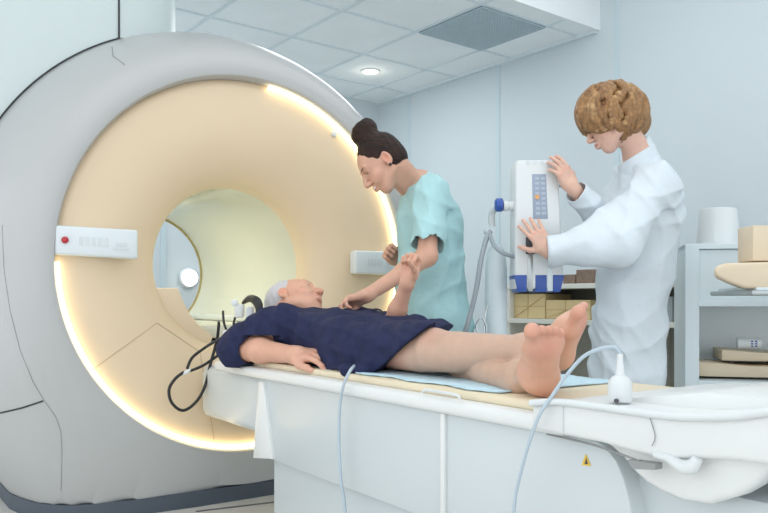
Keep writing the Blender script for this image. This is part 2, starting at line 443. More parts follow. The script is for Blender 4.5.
# ------------------------------------------------------------------ table
YN, YF = 1.16, 1.668
tb = thing('scanner_table', 'long white patient table running out from the scanner bore', 'table', V(-1.7, CY, 0))
MB().box(V(-2.37, YN + .035, 0), V(2.05, 0, 0), V(0, .44, 0), V(0, 0, .305), .01).build('lower_base', M['tablew'], tb)
# side panels with a rounded foot end
def P(px, py, Y): return UY(px, py, Y)
A = [V(-2.41, YN, .305), V(-2.41, YN, .572)]
A += [P(547, 432, YN), P(587, 436, YN), P(603, 445, YN), P(616, 461, YN), P(624, 480, YN), P(629, 500, YN), P(631, 513, YN)]
A[2][2] = .572
A += [V(A[-1][0] + .004, YN, .305)]
MB().prism(A, V(0, YF - YN, 0), .006).build('upper_body', M['tablew'], tb)
xs = UY(445, 430, YN)[0]
mb = MB(); mb.box(V(xs - .008, YN - .010, .31), V(.016, 0, 0), V(0, .012, 0), V(0, 0, .262), .004)
mb.build('panel_rib', M['tabler'], tb)
# leading fin
f = [UY(258, 382, YN - .01), UY(253, 458, YN - .012), UY(272, 459, YN - .012), UY(263, 382, YN - .01)]
MB().prism(f, V(0, .03, 0), .002).build('corner_fin', M['tabler'], tb)
# dock block toward the scanner
MB().box(V(-3.03, 1.195, .36), V(.63, 0, 0), V(0, .44, 0), V(0, 0, .215), .035, 4).build('dock_block', M['tablew'], tb)
# foot skirt, joint cover, arm
MB().box(V(-.92, 1.20, 0), V(.62, 0, 0), V(0, .43, 0), V(0, 0, .52), .02).build('foot_skirt', M['tablew'], tb)
jp = [(600, 440), (611, 448), (622, 458), (633, 472), (645, 483), (660, 492), (680, 501), (708, 505), (735, 497), (752, 487), (768, 470), (775, 445), (760, 425), (640, 420)]
MB().prism([UY(a, b, 1.135) for a, b in jp], V(0, .06, 0), .012, 3).build('joint_cover', M['tabler'], tb)
arm = [(531, 403), (531, 428), (541, 432), (560, 435), (600, 443), (634, 453), (660, 460), (700, 459), (735, 461), (768, 466), (830, 470), (830, 409), (768, 409), (735, 413), (690, 414), (650, 411), (600, 405), (560, 401)]
ap = [UY(a, b, 1.105) for a, b in arm]
MB().prism(ap, V(0, .59, 0), .010, 3).build('foot_end_unit', M['tabler'], tb)
rim = [UY(a, b, 1.100) for a, b in ((531, 403), (560, 402), (600, 407), (650, 414), (690, 417), (735, 416), (768, 412), (830, 412))]
MB().tube(rim, .007, 10).build('rim_lip', M['white'], tb)
gr = [UY(a, b, 1.106) for a, b in ((655, 455), (668, 458), (676, 463), (684, 467), (692, 466), (698, 458))]
MB().tube(gr, [.006, .008, .010, .012, .012, .008], 12).build('release_handle', M['white'], tb)
MB().prism([UY(a, b, 1.094) for a, b in ((627, 460), (655, 464), (655, 470), (632, 469))], V(0, .02, 0)).build('latch_gap', M['seam'], tb)
MB().tube([UY(650, 418, 1.103), UY(655, 436, 1.102), UY(652, 446, 1.102)], .0008, 6).build('unit_seam', M['seam'], tb)
MB().tube([UY(563, 404, 1.103), UY(563, 434, 1.103)], .0008, 6, False).build('unit_seam', M['faint'], tb)
MB().tube([UY(547, 434, YN - .002), UY(590, 444, 1.13), UY(620, 454, 1.12), UY(640, 461, 1.10)], .0022, 8).build('shadow_gap', M['seam'], tb)
# table top
mb = MB(); mb.box(V(-2.76, 1.14, .572), V(1.74, 0, 0), V(0, .55, 0), V(0, 0, .036), .012, 3)
mb.build('tabletop_frame', M['tabler'], tb)
mb = MB(); mb.box(V(-2.74, 1.175, .606), V(2.30, 0, 0), V(0, .48, 0), V(0, 0, .022), .009, 3)
mt = mb.build('mattress', M['matt'], tb)
hb = [UY(424, 393, 1.143), UY(427, 390, 1.143) , UY(445, 392.5, 1.143), UY(459, 395.5, 1.143), UY(461, 400, 1.143)]
MB().tube([q + V(0, -.004, .0) for q in hb], .0035, 8).build('side_handle', M['white'], tb)
s = [UY(590, 468, YN)]
MB().prism([UY(582, 465, YN - .001), UY(586, 454, YN - .001), UY(591, 466, YN - .001)], V(0, -.001, 0)).build('warning_label', M['yellow'], tb, label='yellow triangular warning label')
MB().prism([UY(584.5, 464, YN - .0022), UY(586.4, 458, YN - .0022), UY(588, 464.2, YN - .0022)], V(0, -.0006, 0)).build('warning_symbol', M['dark'], tb)
MB().prism([UY(440.5, 431.5, YN - .001), UY(442.5, 425, YN - .001), UY(445, 425.5, YN - .001), UY(445, 431, YN - .001)], V(0, -.002, 0)).build('small_label', M['green'], tb, label='small green label')
# a foam board that ramps up under the far foot end (out of frame to the right)
rp = [V(-1.06, 1.19, .629), V(-.30, 1.19, .655), V(-.30, 1.19, .690), V(-.75, 1.19, .683), V(-1.06, 1.19, .633)]
pad = MB().prism(rp, V(0, .46, 0), .003).build('foot_pad', M['tabler'], tb)

# blue sheet under the legs
sh = MB(); 
nx_, ny_ = 40, 10
vs = []; fs = []
for i in range(nx_ + 1):
    for j in range(ny_ + 1):
        x = -1.96 + .70 * i / nx_; y = 1.195 + .43 * j / ny_ + .01 * math.sin(i * .5)
        vs.append((x, y, .6295 + .002 * abs(math.sin(i * .9 + j * .6)) + (.0 if x < -1.10 else .004)))
for i in range(nx_):
    for j in range(ny_): k = i * (ny_ + 1) + j; fs.append((k, k + 1, k + ny_ + 2, k + ny_ + 1))
sh.add(vs, fs); o = sh.build('bed_sheet', M['sheet'])
o.modifiers.new('s', 'SOLIDIFY').thickness = .003
tag(o, 'pale blue disposable sheet spread on the mattress under the bare legs', 'sheet')

# squeeze bulb and its tube
bp = UY(620, 401, 1.15); bp[2] = bp[2]
zt = .0
def on_unit(px, Y):   # top of foot_end_unit below pixel column
    return UY(px, 401, Y)
b = thing('call_bulb', 'white squeeze bulb standing upright on the foot end of the table', 'bulb', bp)
MB().lathe(bp, UP, [(.020, 0), (.0215, .004), (.0215, .030), (.020, .037), (.014, .044), (.009, .047)], 28).build('bulb_body', M['white'], b)
MB().lathe(bp + UP * .046, UP, [(.009, 0), (.007, .012), (.0055, .028), (.0055, .040)], 20).build('nozzle', M['white'], b)
q = bp + V(.010, -.021, .003)
MB().lathe(q, V(0, -1, 0), [(.004, 0), (.004, .004)], 12).build('valve', M['dark'], b)
top = bp + UP * .086
tp = [top, UY(614, 347, 1.14), UY(600, 349, 1.13), UY(583, 357, 1.12), UY(566, 376, 1.105), UY(552, 396, 1.095), UY(540, 414, 1.085), UY(530, 440, 1.08), UY(521, 472, 1.08), UY(515, 500, 1.08), UY(512, 540, 1.08)]
tag(MB().tube(tp, .0035, 10).build('air_tube', M['cleartube']), 'thin pale blue tube arching from the white bulb down the table side', 'tube')
tp = [UY(354, 366, 1.16), UY(350, 371, 1.128), UY(344, 384, 1.115), UY(340, 405, 1.118), UY(339, 440, 1.12), UY(341, 480, 1.12), UY(344, 500, 1.125), UY(348, 540, 1.13)]
tag(MB().tube(tp, .0042, 10).build('air_tube', M['cleartube']), 'thin pale tube hanging from under the navy gown beside the hand', 'tube')

# coil plug, black cables in a loop
cc = thing('coil_connector', 'white twin coil plug with a black padded strap beside the headrest', 'connector', UY(244, 330, 1.25))
MB().box(UY(234, 318, 1.26), RT * .035, FW * .05, UP * .055, .008, 3).build('plug_body', M['white'], cc)
MB().box(UY(245, 320, 1.24), RT * .030 + UP * .006, FW * .045, UP * .048, .008, 3).build('plug_body', M['white'], cc)
MB().lathe(UY(235, 303, 1.24), FW * -1, [(.014, 0), (.014, .012), (.009, .016)], 18).build('locking_knob', M['white'], cc)
st = [UY(243, 303, 1.24), UY(250, 298.5, 1.24), UY(257, 302, 1.24), UY(259, 311, 1.24), UY(254, 321, 1.24)]
MB().tube(st, [.006, .014, .018, .013, .008], 12).build('padded_strap', M['black'], cc)
MB().box(UY(222, 345, 1.22), RT * .05, FW * .06, UP * .06, .012, 3).build('plug_base', M['white'], cc)
kc = thing('coil_cable', 'black cable looped in front of the cream scanner face with a white splitter', 'cable', UY(187, 411, 1.17))
Yc = 1.15
def K(px, py, x=-2.96): return UX(px, py, x)
MB().tube([K(219, 322, -2.93), K(217, 340), K(211, 362), K(205, 386), K(196, 402), K(183, 410.5), K(172, 403), K(169, 390), K(175, 379), K(184, 372)], .0062, 10).build('cable_run', M['black'], kc)
MB().tube([K(187, 369), K(192, 358), K(203, 349), K(214, 342, -2.94), K(228, 335, -2.9)], .0058, 10).build('cable_run', M['black'], kc)
MB().tube([K(190, 371), K(202, 366), K(213, 359), K(224, 351, -2.93), K(238, 342, -2.88)], .0058, 10).build('cable_run', M['black'], kc)
MB().tube([K(223, 311, -2.92), K(224, 323, -2.9), K(228, 334, -2.88), K(231, 345, -2.86)], .0050, 8).build('cable_run', M['black'], kc)
MB().tube([K(237, 312, -2.86), K(234, 322, -2.84), K(233, 334, -2.84)], .0050, 8).build('cable_run', M['black'], kc)
MB().box(K(182, 376, -2.955), RT * .028 + UP * .012, FW * .016, UP * .020 + RT * .008, .004).build('splitter', M['white'], kc)
hp_ = UY(200, 348, 1.22)
# headrest block
hr = MB().box(V(-2.86, 1.30, .606), V(.30, 0, 0), V(0, .24, 0), V(0, 0, .10), .03, 4).build('head_rest', M['white'])
tag(hr, 'white block headrest under the capped head of the reclining patient', 'headrest')

# ------------------------------------------------------------------ people
class Field:                                                      # signed-distance volume -> one continuous mesh
    def __init__(s, lo, hi, vox):
        s.lo = np.asarray(lo, float); s.vox = vox
        s.n = np.ceil((np.asarray(hi, float) - s.lo) / vox).astype(int) + 1
        s.a = np.full(s.n, .05, np.float32); s.paints = []
    def win(s, lo, hi, m):
        i0 = np.maximum(((lo - m - s.lo) / s.vox).astype(int), 0)
        i1 = np.minimum(((hi + m - s.lo) / s.vox).astype(int) + 2, s.n)
        if np.any(i1 <= i0): return None
        ax = [(s.lo[k] + s.vox * np.arange(i0[k], i1[k])).astype(np.float32) for k in range(3)]
        return tuple(slice(i0[k], i1[k]) for k in range(3)), ax[0][:, None, None], ax[1][None, :, None], ax[2][None, None, :]
    def comb(s, sl, d, k, sub):
        a = s.a[sl]
        if sub: a, d = -a, d
        if k > 0:
            h = np.maximum(k - np.abs(a - d), 0) / k; r = np.minimum(a, d) - h * h * k * .25
        else: r = np.minimum(a, d)
        s.a[sl] = -r if sub else r
    def cap(s, p, q, ra, rb=None, k=.01, sub=False):
        rb = ra if rb is None else rb; p = np.asarray(p, float); q = np.asarray(q, float); R = max(ra, rb)
        w = s.win(np.minimum(p, q) - R, np.maximum(p, q) + R, k + 3 * s.vox)
        if w is None: return
        sl, X, Y, Z = w; ba = (q - p).astype(np.float32); L = float(ba @ ba) + 1e-12
        dx, dy, dz = X - p[0], Y - p[1], Z - p[2]
        t = np.clip((dx * ba[0] + dy * ba[1] + dz * ba[2]) / L, 0, 1)
        d = np.sqrt((dx - t * ba[0]) ** 2 + (dy - t * ba[1]) ** 2 + (dz - t * ba[2]) ** 2) - (ra + (rb - ra) * t)
        s.comb(sl, d, k, sub)
    def chain(s, pts, rs, k=.01):
        for i in range(len(pts) - 1): s.cap(pts[i], pts[i + 1], rs[i], rs[i + 1], k)
    def ell(s, c, r, B=None, k=.01, sub=False):                   # B: rows are the three local axes
        c = np.asarray(c, float); B = np.eye(3) if B is None else np.asarray(B); r = np.asarray(r, float)
        ext = np.sqrt(((B.T * r) ** 2).sum(1))
        w = s.win(c - ext, c + ext, k + 3 * s.vox)
        if w is None: return
        sl, X, Y, Z = w; dx, dy, dz = X - c[0], Y - c[1], Z - c[2]
        k0 = 0; k1 = 0
        for i in range(3):
            u = dx * B[i][0] + dy * B[i][1] + dz * B[i][2]
            k0 = k0 + (u / r[i]) ** 2; k1 = k1 + (u / r[i] ** 2) ** 2
        k0 = np.sqrt(k0); k1 = np.sqrt(k1) + 1e-9
        s.comb(sl, k0 * (k0 - 1) / k1, k, sub)
    def box(s, c, h, B=None, rnd=.01, k=.01, sub=False):
        c = np.asarray(c, float); B = np.eye(3) if B is None else np.asarray(B); h = np.asarray(h, float)
        ext = np.abs(B.T * h).sum(1)
        w = s.win(c - ext, c + ext, k + 3 * s.vox)
        if w is None: return
        sl, X, Y, Z = w; dx, dy, dz = X - c[0], Y - c[1], Z - c[2]
        q = [np.abs(dx * B[i][0] + dy * B[i][1] + dz * B[i][2]) - (h[i] - rnd) for i in range(3)]
        o = np.sqrt(sum(np.maximum(v, 0) ** 2 for v in q)); inn = np.minimum(np.maximum(np.maximum(q[0], q[1]), q[2]), 0)
        s.comb(sl, o + inn - rnd, k, sub)
    def plane_cut(s, p, nrm_, region=None, k=0.0):                # removes everything on the side the normal points to
        lo, hi = region if region else (s.lo, s.lo + s.n * s.vox)
        w = s.win(np.asarray(lo, float), np.asarray(hi, float), 0); sl, X, Y, Z = w
        d = (X - p[0]) * nrm_[0] + (Y - p[1]) * nrm_[1] + (Z - p[2]) * nrm_[2]
        s.a[sl] = np.maximum(s.a[sl], d)
    def folds(s, amp, waves, mask=None, sharp=False):                          # cloth folds: (direction, frequency, phase) sines
        X = (s.lo[0] + s.vox * np.arange(s.n[0]))[:, None, None]; Y = (s.lo[1] + s.vox * np.arange(s.n[1]))[None, :, None]; Z = (s.lo[2] + s.vox * np.arange(s.n[2]))[None, None, :]
        wv = 0
        wx = .35 * np.sin(9 * X + 7 * Z + 3 * Y); wy = .5 * np.sin(11 * Z - 5 * Y + 4 * X)
        for (dv, fq, ph) in waves:
            sn = np.sin((X * dv[0] + Y * dv[1] + Z * dv[2]) * fq + ph + 3 * wx + 2.5 * wy)
            wv = wv + (1.9 * np.maximum(1.05 - np.sqrt(sn * sn + .03), 0) ** 1.5 - .5 if sharp else sn)
        wv = wv / len(waves) * amp
        if mask is not None: wv = wv * mask(X, Y, Z)
        s.a = (s.a - wv).astype(np.float32)
    def mesh(s, name, m, parent, col=None, smooth=0):
        a = s.a
        a[0], a[-1], a[:, 0], a[:, -1], a[:, :, 0], a[:, :, -1] = .05, .05, .05, .05, .05, .05
        g = vdb.FloatGrid(.05); g.copyFromArray(a)
        pts, quads = g.convertToQuads(isovalue=0.0)
        pts = pts * s.vox + s.lo; quads = quads[:, ::-1].copy()
        # drop tiny islands
        cols = None
        if col is not None:
            cols = np.tile(np.asarray(col, float), (len(pts), 1))
            for c, r, B, pc, hard in s.paints:
                u = (pts - c) @ np.asarray(B).T / np.asarray(r); q = np.sqrt((u ** 2).sum(1))
                w = np.clip((1 - q) / max(1 - hard, 1e-3), 0, 1)[:, None]
                cols = cols * (1 - w) + np.asarray(pc) * w
        o = link_mesh(name, pts, quads, m, parent, True, cols=cols)
        # outward check
        me = o.data; v = np.empty(len(me.vertices) * 3); me.vertices.foreach_get('co', v); v = v.reshape(-1, 3)
        q = quads[: len(me.polygons)]; A, B_, C_, D_ = (v[q[:, i]] for i in range(4))
        vol = (np.einsum('ij,ij->i', A, np.cross(B_, C_)) + np.einsum('ij,ij->i', A, np.cross(C_, D_))).sum()
        if vol < 0: me.flip_normals()
        return o
    def paint(s, c, r, B, col, hard=.6):
        s.paints.append((np.asarray(c, float), r, np.eye(3) if B is None else B, col, hard))

def basis(f, u):                                                  # rows: right, forward, up
    f = nrm(f); u = nrm(np.asarray(u) - f * np.dot(u, f)); return np.array([np.cross(f, u), f, u])

def head(fl, c, B, skin, s=1.0, lips=(.52, .16, .14), brow=(.10, .05, .03), smile=0.0, male=False, ears=True, eyes_open=True, hard=True):
    r, f, u = B
    def L(x, y, z): return c + s * (r * x + f * y + u * z)
    e = lambda x, y, z, rx, ry, rz, k=.012, sub=False, BB=B: fl.ell(L(x, y, z), (s * rx, s * ry, s * rz), BB, k * s, sub)
    e(0, -.018, .035, .073, .092, .082)                           # cranium
    e(0, .020, .012, .064, .072, .085, .02)                       # forehead and mid face
    e(0, .040, -.050, .050, .046, .048, .025)                     # maxilla
    e(0, .052, -.088, .030 + .004 * male, .028, .022, .022)       # chin
    for sx in (-1, 1):
        fl.cap(L(sx * .055, -.005, -.055), L(sx * .022, .052, -.088), s * .018, s * .016, .02 * s)   # jaw
        e(sx * .043, .052, -.028, .022, .020, .018, .02)          # cheekbone
        e(sx * .032, .083, .012, .017, .014, .011, .008, True)    # socket
        e(sx * .032, .070, .010, .0125, .0125, .0125, .003)       # eyeball
        fl.cap(L(sx * .020, .080, .017), L(sx * .045, .072, .015), s * .0045, s * .004, .004 * s)    # upper lid
        fl.cap(L(sx * .022, .079, .002), L(sx * .043, .072, .003), s * .0035, s * .003, .004 * s)    # lower lid
        fl.cap(L(sx * .014, .087, .028), L(sx * .048, .074, .030), s * (.007 + .002 * male), s * .006, .012 * s)  # brow ridge
        if smile: e(sx * .033, .070, -.044, .018, .016, .014, .018)
        if ears:
            EB = basis(f * .95 - r * sx * .25, u)
            e(sx * .076, -.012, -.006, .007, .019, .031, .006, False, EB)
            e(sx * .080, -.008, -.002, .005, .010, .018, .004, True, EB)
            e(sx * .073, -.004, -.034, .007, .008, .009, .005)
    fl.cap(L(0, .088, .018), L(0, .110, -.022), s * .008, s * .0105, .010 * s)           # nose bridge
    e(0, .108, -.028, .0125, .012, .0105, .008)
    for sx in (-1, 1):
        e(sx * .012, .098, -.031, .008, .010, .008, .006)
        e(sx * .006, .107, -.038, .0035, .0045, .004, .002, True)
    zm = -.058
    for sx in (-1, 1):
        fl.chain([L(0, .096, zm + .004), L(sx * .012, .092, zm + .006), L(sx * .026, .078, zm + .002 + .008 * smile)], [s * .006, s * .006, s * .003], .006 * s)
        fl.chain([L(0, .094, zm - .008), L(sx * .012, .090, zm - .008), L(sx * .025, .078, zm + .001 + .008 * smile)], [s * .0065, s * .0065, s * .003], .006 * s)
    fl.cap(L(-.022, .092, zm - .001 + .004 * smile), L(.022, .092, zm - .001 + .004 * smile), s * .0022, s * .0022, .003 * s, True)
    # colour
    fl.paint(L(0, .09, zm - .001), (s * .027, s * .02, s * .012), B, lips, .5)
    if smile > .5: fl.paint(L(0, .090, zm + .002), (s * .024, s * .020, s * .0055), B, (.88, .85, .82), .7)
    for sx in (-1, 1):
        fl.paint(L(sx * .033, .086, .010), (s * .017, s * .02, s * .008), B, np.array(skin) * .62, .2)
        if eyes_open:
            fl.paint(L(sx * .032, .083, .0095), (s * .011, s * .010, s * .0050), B, (.75, .72, .68), .6)
            fl.paint(L(sx * .032, .084, .0095), (s * .0055, s * .010, s * .0052), B, (.05, .03, .02), .6)
        else:
            fl.paint(L(sx * .032, .083, .004), (s * .014, s * .012, s * .0030), B, (.05, .03, .02), .4)
        fl.paint(L(sx * .032, .085, .031), (s * .021, s * .02, s * .0055), basis(f, u + r * (-.18 * sx)), brow, .45)
        fl.paint(L(sx * .045, .055, -.032), (s * .028, s * .03, s * .024), B, np.array(skin) * np.array([1.04, .82, .78]), .0)
        fl.paint(L(sx * .078, -.010, -.006), (s * .015, s * .025, s * .035), B, np.array(skin) * np.array([1.02, .80, .76]), .2)
    fl.paint(L(0, .113, -.028), (s * .016, s * .016, s * .014), B, np.array(skin) * np.array([1.03, .80, .76]), .0)
    return L

def hand(fl, w, d, n, side, s=1.0, curl=(.25, .3, .35, .4), spread=.10, thumb=(.55, .5), skin=None, splay=0.0, thumb_in=0.0, tip_pull=1.0):
    """w wrist, d towards the fingers, n palm normal, side: +1 when the thumb lies on cross(d, n)"""
    d = nrm(d); n = nrm(np.asarray(n) - d * np.dot(n, d)); t = np.cross(d, n) * side
    P = lambda a, b, c_=0.0: w + s * (d * a + t * b + n * c_)
    fl.chain([P(-.01, 0), P(.018, .0)], [s * .024, s * .025], .02)
    fl.box(P(.052, .000, .002), (s * .040, s * .036, s * .0135), np.array([d, t, n]), s * .012, .014)
    fl.ell(P(.030, .022, .010), (s * .030, s * .018, s * .015), np.array([nrm(d + t * .5), nrm(t - d * .5), n]), .012)
    fl.ell(P(.040, -.026, .008), (s * .034, s * .014, s * .013), np.array([d, t, n]), .012)
    lens = (.072, .080, .074, .058); offs = (.029, .0095, -.0105, -.029); base = (.088, .092, .088, .080)
    for i in range(4):
        a = spread * (1.5 - i) + splay
        fd = nrm(d + t * a); p = P(base[i], offs[i]); c_ = curl[i] if hasattr(curl, '__len__') else curl
        angs = (c_, c_ * 1.25, c_ * .9); ll = (.46, .30, .24); th = 0; q = p; pts = [p - fd * .012 * s]; rs = [s * .0095]
        pts.append(p); rs.append(s * .0098)
        for j in range(3):
            th += angs[j]; v = fd * math.cos(th) + n * math.sin(th)
            q = q + v * lens[i] * ll[j] * s; pts.append(q); rs.append(s * (.0088, .0080, .0068)[j] * (1 if i < 3 else .9))
        fl.chain(pts, rs, .0035)
        if skin is not None: fl.paint(q, (s * .016,) * 3, None, np.array(skin) * np.array([1.03, .80, .76]), .0)
        if skin is not None: fl.paint(p - n * .012 * s, (s * .014,) * 3, None, np.array(skin) * np.array([1.0, .84, .80]), .0)
    a1, a2 = thumb
    b0 = P(.022, .028, .006); v1 = nrm(d * math.cos(a1) + t * math.sin(a1) + n * (.25 + thumb_in)); v2 = nrm(d * math.cos(a1 - a2) + t * math.sin(a1 - a2) + n * (.3 + thumb_in * 1.6))
    b1 = b0 + v1 * .040 * s; b2 = b1 + v2 * .032 * s; b3 = b2 + nrm(v2 + n * .1) * .022 * s
    fl.chain([b0, b1, b2, b3], [s * .013, s * .0108, s * .0098, s * .0078], .008)

def footm(fl, heel, toe, top, s=1.0, side=1, skin=(.7, .5, .4), curl=0.0):
    """heel and toe points on the sole, top: direction away from the sole; side=+1 puts the big toe on cross(d, top)"""
    d = nrm(toe - heel); n = nrm(np.asarray(top) - d * np.dot(top, d)); t = np.cross(d, n) * side
    L = np.linalg.norm(toe - heel); P = lambda a, b, c_: heel + d * a * L + t * b * L + n * c_ * L
    B = np.array([d, t, n])
    fl.ell(P(.13, 0, .135), (L * .135, L * .125, L * .135), B, .015)
    fl.cap(P(.15, -.03, .11), P(.62, -.07, .08), L * .10, L * .085, .03)
    fl.cap(P(.20, .0, .17), P(.62, .06, .10), L * .11, L * .085, .03)
    fl.ell(P(.69, .085, .075), (L * .11, L * .105, L * .08), B, .02)
    fl.ell(P(.66, -.085, .07), (L * .11, L * .10, L * .07), B, .02)
    fl.cap(P(.18, 0, .26), P(.55, .03, .15), L * .11, L * .085, .04)
    tl = ((.86, .115, .060, .062), (.85, .030, .040, .037), (.825, -.035, .034, .034), (.79, -.092, .030, .032), (.745, -.142, .026, .031))
    for i, (a, b, ln, r) in enumerate(tl):
        p = P(a - .10, b * .95, .075); q = P(a + ln * .5, b * 1.03, .065 + curl * .5); e_ = P(a + ln * 1.2, b * 1.04, .050 + curl)
        fl.chain([p, q, e_], [r * L * .95, r * L * .92, r * L * 1.1], .006)
        fl.paint(P(a + ln * 1.3, b * 1.04, .03), (L * r * 1.9,) * 3, None, np.array(skin) * np.array([1.12, .78, .74]), .1)
    fl.paint(P(.69, .0, .0), (L * .20, L * .24, L * .12), B, np.array(skin) * np.array([1.12, .80, .76]), .1)
    fl.paint(P(.10, .0, .0), (L * .18, L * .18, L * .14), B, np.array(skin) * np.array([1.10, .82, .78]), .1)

SK1 = (.66, .375, .27)      # woman in aqua
SK2 = (.74, .47, .37)       # woman in the white coat
SK3 = (.72, .40, .285)      # reclining man
SKL = (.60, .40, .30)       # his legs

def shoe(root, ft):
    k = Field(V(ft[0], ft[1], 0) - V(.26, .26, .01), V(ft[0], ft[1], .13) + V(.26, .26, 0), .004)
    f = lambda a, b, z: V(ft[0], ft[1], z) - RT * a + FW * b
    k.cap(f(-.035, 0, .045), f(.03, 0, .05), .046, .044, .02); k.cap(f(.03, 0, .050), f(.15, 0, .040), .046, .044, .02)
    k.box(f(.06, 0, .010), (.135, .042, .010), np.array([-RT, FW, UP]), .008, .01)
    k.plane_cut(V(0, 0, 0), -UP)
    k.mesh('shoe', M['white'], root)

# ---------------- woman in aqua scrubs
def woman_aqua():
    root = thing('person', 'smiling person with a dark hair bun in an aqua scrub top, leaning over the table', 'person', V(*U(430, 250, 3.22)[:2], 0))
    hc = U(382, 164, 3.10)
    Fv = nrm(-RT * .71 - UP * .66 - FW * .14); Uv = nrm(-RT * .62 + UP * .74 + FW * .05)
    B = basis(Fv, Uv)
    fl = Field((-3.0, 1.25, 0.0), (-2.05, 2.42, 1.62), .0032)
    L = head(fl, hc, B, SK1, .97, smile=1.0, lips=(.50, .12, .11), brow=(.06, .03, .02), eyes_open=False)
    nb = U(420, 186, 3.22)
    fl.chain([L(0, -.045, -.045), L(0, -.02, -.10) * .35 + nb * .65, nb], [.047, .044, .055], .02)
    fl.cap(L(0, .0, -.060), U(412, 194, 3.19), .030, .036, .02)
    sh_n = U(431, 194, 3.09); sh_f = U(421, 196, 3.36)
    chest = U(429, 225, 3.23); belly = U(430, 275, 3.24); hip = U(434, 322, 3.26)
    fl.cap(sh_n, sh_f, .050, .050, .04)
    fl.chain([nb, chest, belly, hip], [.06, .105, .10, .125], .05)
    SP = (hip - belly)
    feet_n = V(*U(440, 300, 3.20)[:2], 0); feet_f = V(*U(425, 300, 3.38)[:2], 0)
    for hp2, ft, o_ in ((hip + FW * -.06, feet_n, 0), (hip + FW * .07, feet_f, 0)):
        kn = hp2 * .5 + V(ft[0], ft[1], .09) * .5 - RT * .02
        fl.chain([hp2, kn, V(ft[0], ft[1], .08)], [.085, .055, .036], .04)
        fl.cap(V(ft[0], ft[1], .035), V(ft[0], ft[1], .025) - RT * .13, .030, .024, .03)
    # near (left) arm down to the patient's chest
    el = U(427, 256, 2.97); wr = U(366, 296, 2.83)
    fl.chain([sh_n, el], [.044, .037], .03)
    mid = el * .65 + wr * .35 + UP * -.004
    fl.chain([el, mid, wr], [.036, .034, .0235], .03)
    hd = nrm(U(334, 304, 2.79) - wr)
    hand(fl, wr, hd, -UP * .8 - FW * .4, -1, .92, curl=(.42, .55, .65, .75), spread=.04, thumb=(.35, .5), skin=SK1, thumb_in=.5)
    # far (right) arm, hand near the body
    elf = U(428, 262, 3.40); wf = U(397, 260, 3.32)
    fl.chain([sh_f, elf, wf], [.046, .038, .025], .03)
    hand(fl, wf, nrm(U(382, 246, 3.24) - wf), nrm(-UP * .5 + RT * .7), 1, .90, curl=(1.0, 1.1, 1.15, 1.2), thumb=(.3, .5), thumb_in=.7, skin=SK1)
    b = fl.mesh('body', M['skin'], root, SK1)
    # hair
    h = Field(hc - .24, hc + .24, .0028)
    LL = lambda x, y, z: hc + .97 * (B[0] * x + B[1] * y + B[2] * z)
    h.ell(LL(0, -.022, .040), np.array((.080, .096, .088)) * .97, B, 0)
    h.ell(LL(0, -.040, -.010), np.array((.070, .075, .070)) * .97, B, .02)
    # free the face, ears and neck
    h.ell(LL(0, .108, -.034), np.array((.085, .082, .100)) * .97, B, .006, True)
    for sx in (-1, 1): h.ell(LL(sx * .085, .005, -.022), np.array((.030, .022, .036)) * .97, B, .006, True)
    h.ell(LL(0, -.03, -.105), np.array((.12, .10, .055)) * .97, B, .01, True)
    bun = U(366, 134, 3.13)
    hb_ = basis(Fv, nrm(bun - hc))
    h.cap(LL(0, -.02, .10), bun, .040, .038, .03)
    h.ell(bun + hb_[2] * .010, (.060, .060, .046), hb_, .02)
    for k in range(9):
        a = k * 2.4; r_ = .038 + .006 * (k % 2)
        p0 = bun + hb_[0] * r_ * math.cos(a) + hb_[1] * r_ * math.sin(a) + hb_[2] * (.006 + .022 * (k % 3) / 2)
        p1 = bun + hb_[0] * r_ * math.cos(a + 1.5) + hb_[1] * r_ * math.sin(a + 1.5) + hb_[2] * (.018 + .012 * (k % 2))
        h.cap(p0, p1, .015, .013, .006)
    h.folds(.0010, [((1, 2, 1.5), 90, 0), ((2, -1, 1), 140, 1)])
    h.mesh('hair', M['darkhair'], root)
    ep = LL(-.083, .001, -.040)
    MB().lathe(ep - B[0] * .004, -B[0], [(.002, 0), (.0065, .002), (.0065, .006), (.002, .009)], 14).build('earring', M['black'], root)
    # scrub top
    g = Field((-2.95, 1.55, .30), (-2.12, 2.42, 1.52), .0045)
    g.cap(sh_n + UP * .004, sh_f + UP * .004, .066, .066, .03)
    g.chain([nb - UP * .03, chest, belly, hip, hip - UP * .10], [.075, .125, .125, .150, .155], .06)
    g.cap(sh_n * .6 + chest * .4, belly + UP * .02 - FW * .03 + RT * .02, .09, .10, .05)
    g.cap(nb + RT * .01 - UP * .012, nb - UP * .06, .066, .085, .04)
    # sleeve: loose short sleeve that ends above the elbow
    dn = nrm(el - sh_n); se = sh_n + dn * .185
    g.cap(sh_n, se + dn * .03, .062, .068, .03)
    dn2 = nrm(elf - sh_f)
    g.cap(sh_f, sh_f + dn2 * .19, .062, .072, .03)
    g.folds(.0125, [((.7, .9, .18), 36, 0.3), ((1, .3, -.4), 27, 1.2), ((.2, .5, .8), 23, .4)], None, True)
    # neckline in a V
    vB = basis(-RT, UP)
    g.cap(nb + UP * .06 - RT * .02, nb - RT * .075 - UP * .005, .056, .040, .006, True)
    g.cap(nb + UP * .0 - RT * .05, nb - RT * .095 - UP * .10, .034, .008, .006, True)
    # open the sleeve end
    cutp = se + dn * .005; ex_ = cutp
    g.cap(ex_ - dn * .02, ex_ + dn * .12, .052, .075, .002, True)
    g.plane_cut(V(0, 0, .52), V(0, 0, -1))
    g.mesh('scrub_top', M['scrub'], root)
    # trousers
    t = Field((-2.95, 1.55, .06), (-2.12, 2.42, .70), .006)
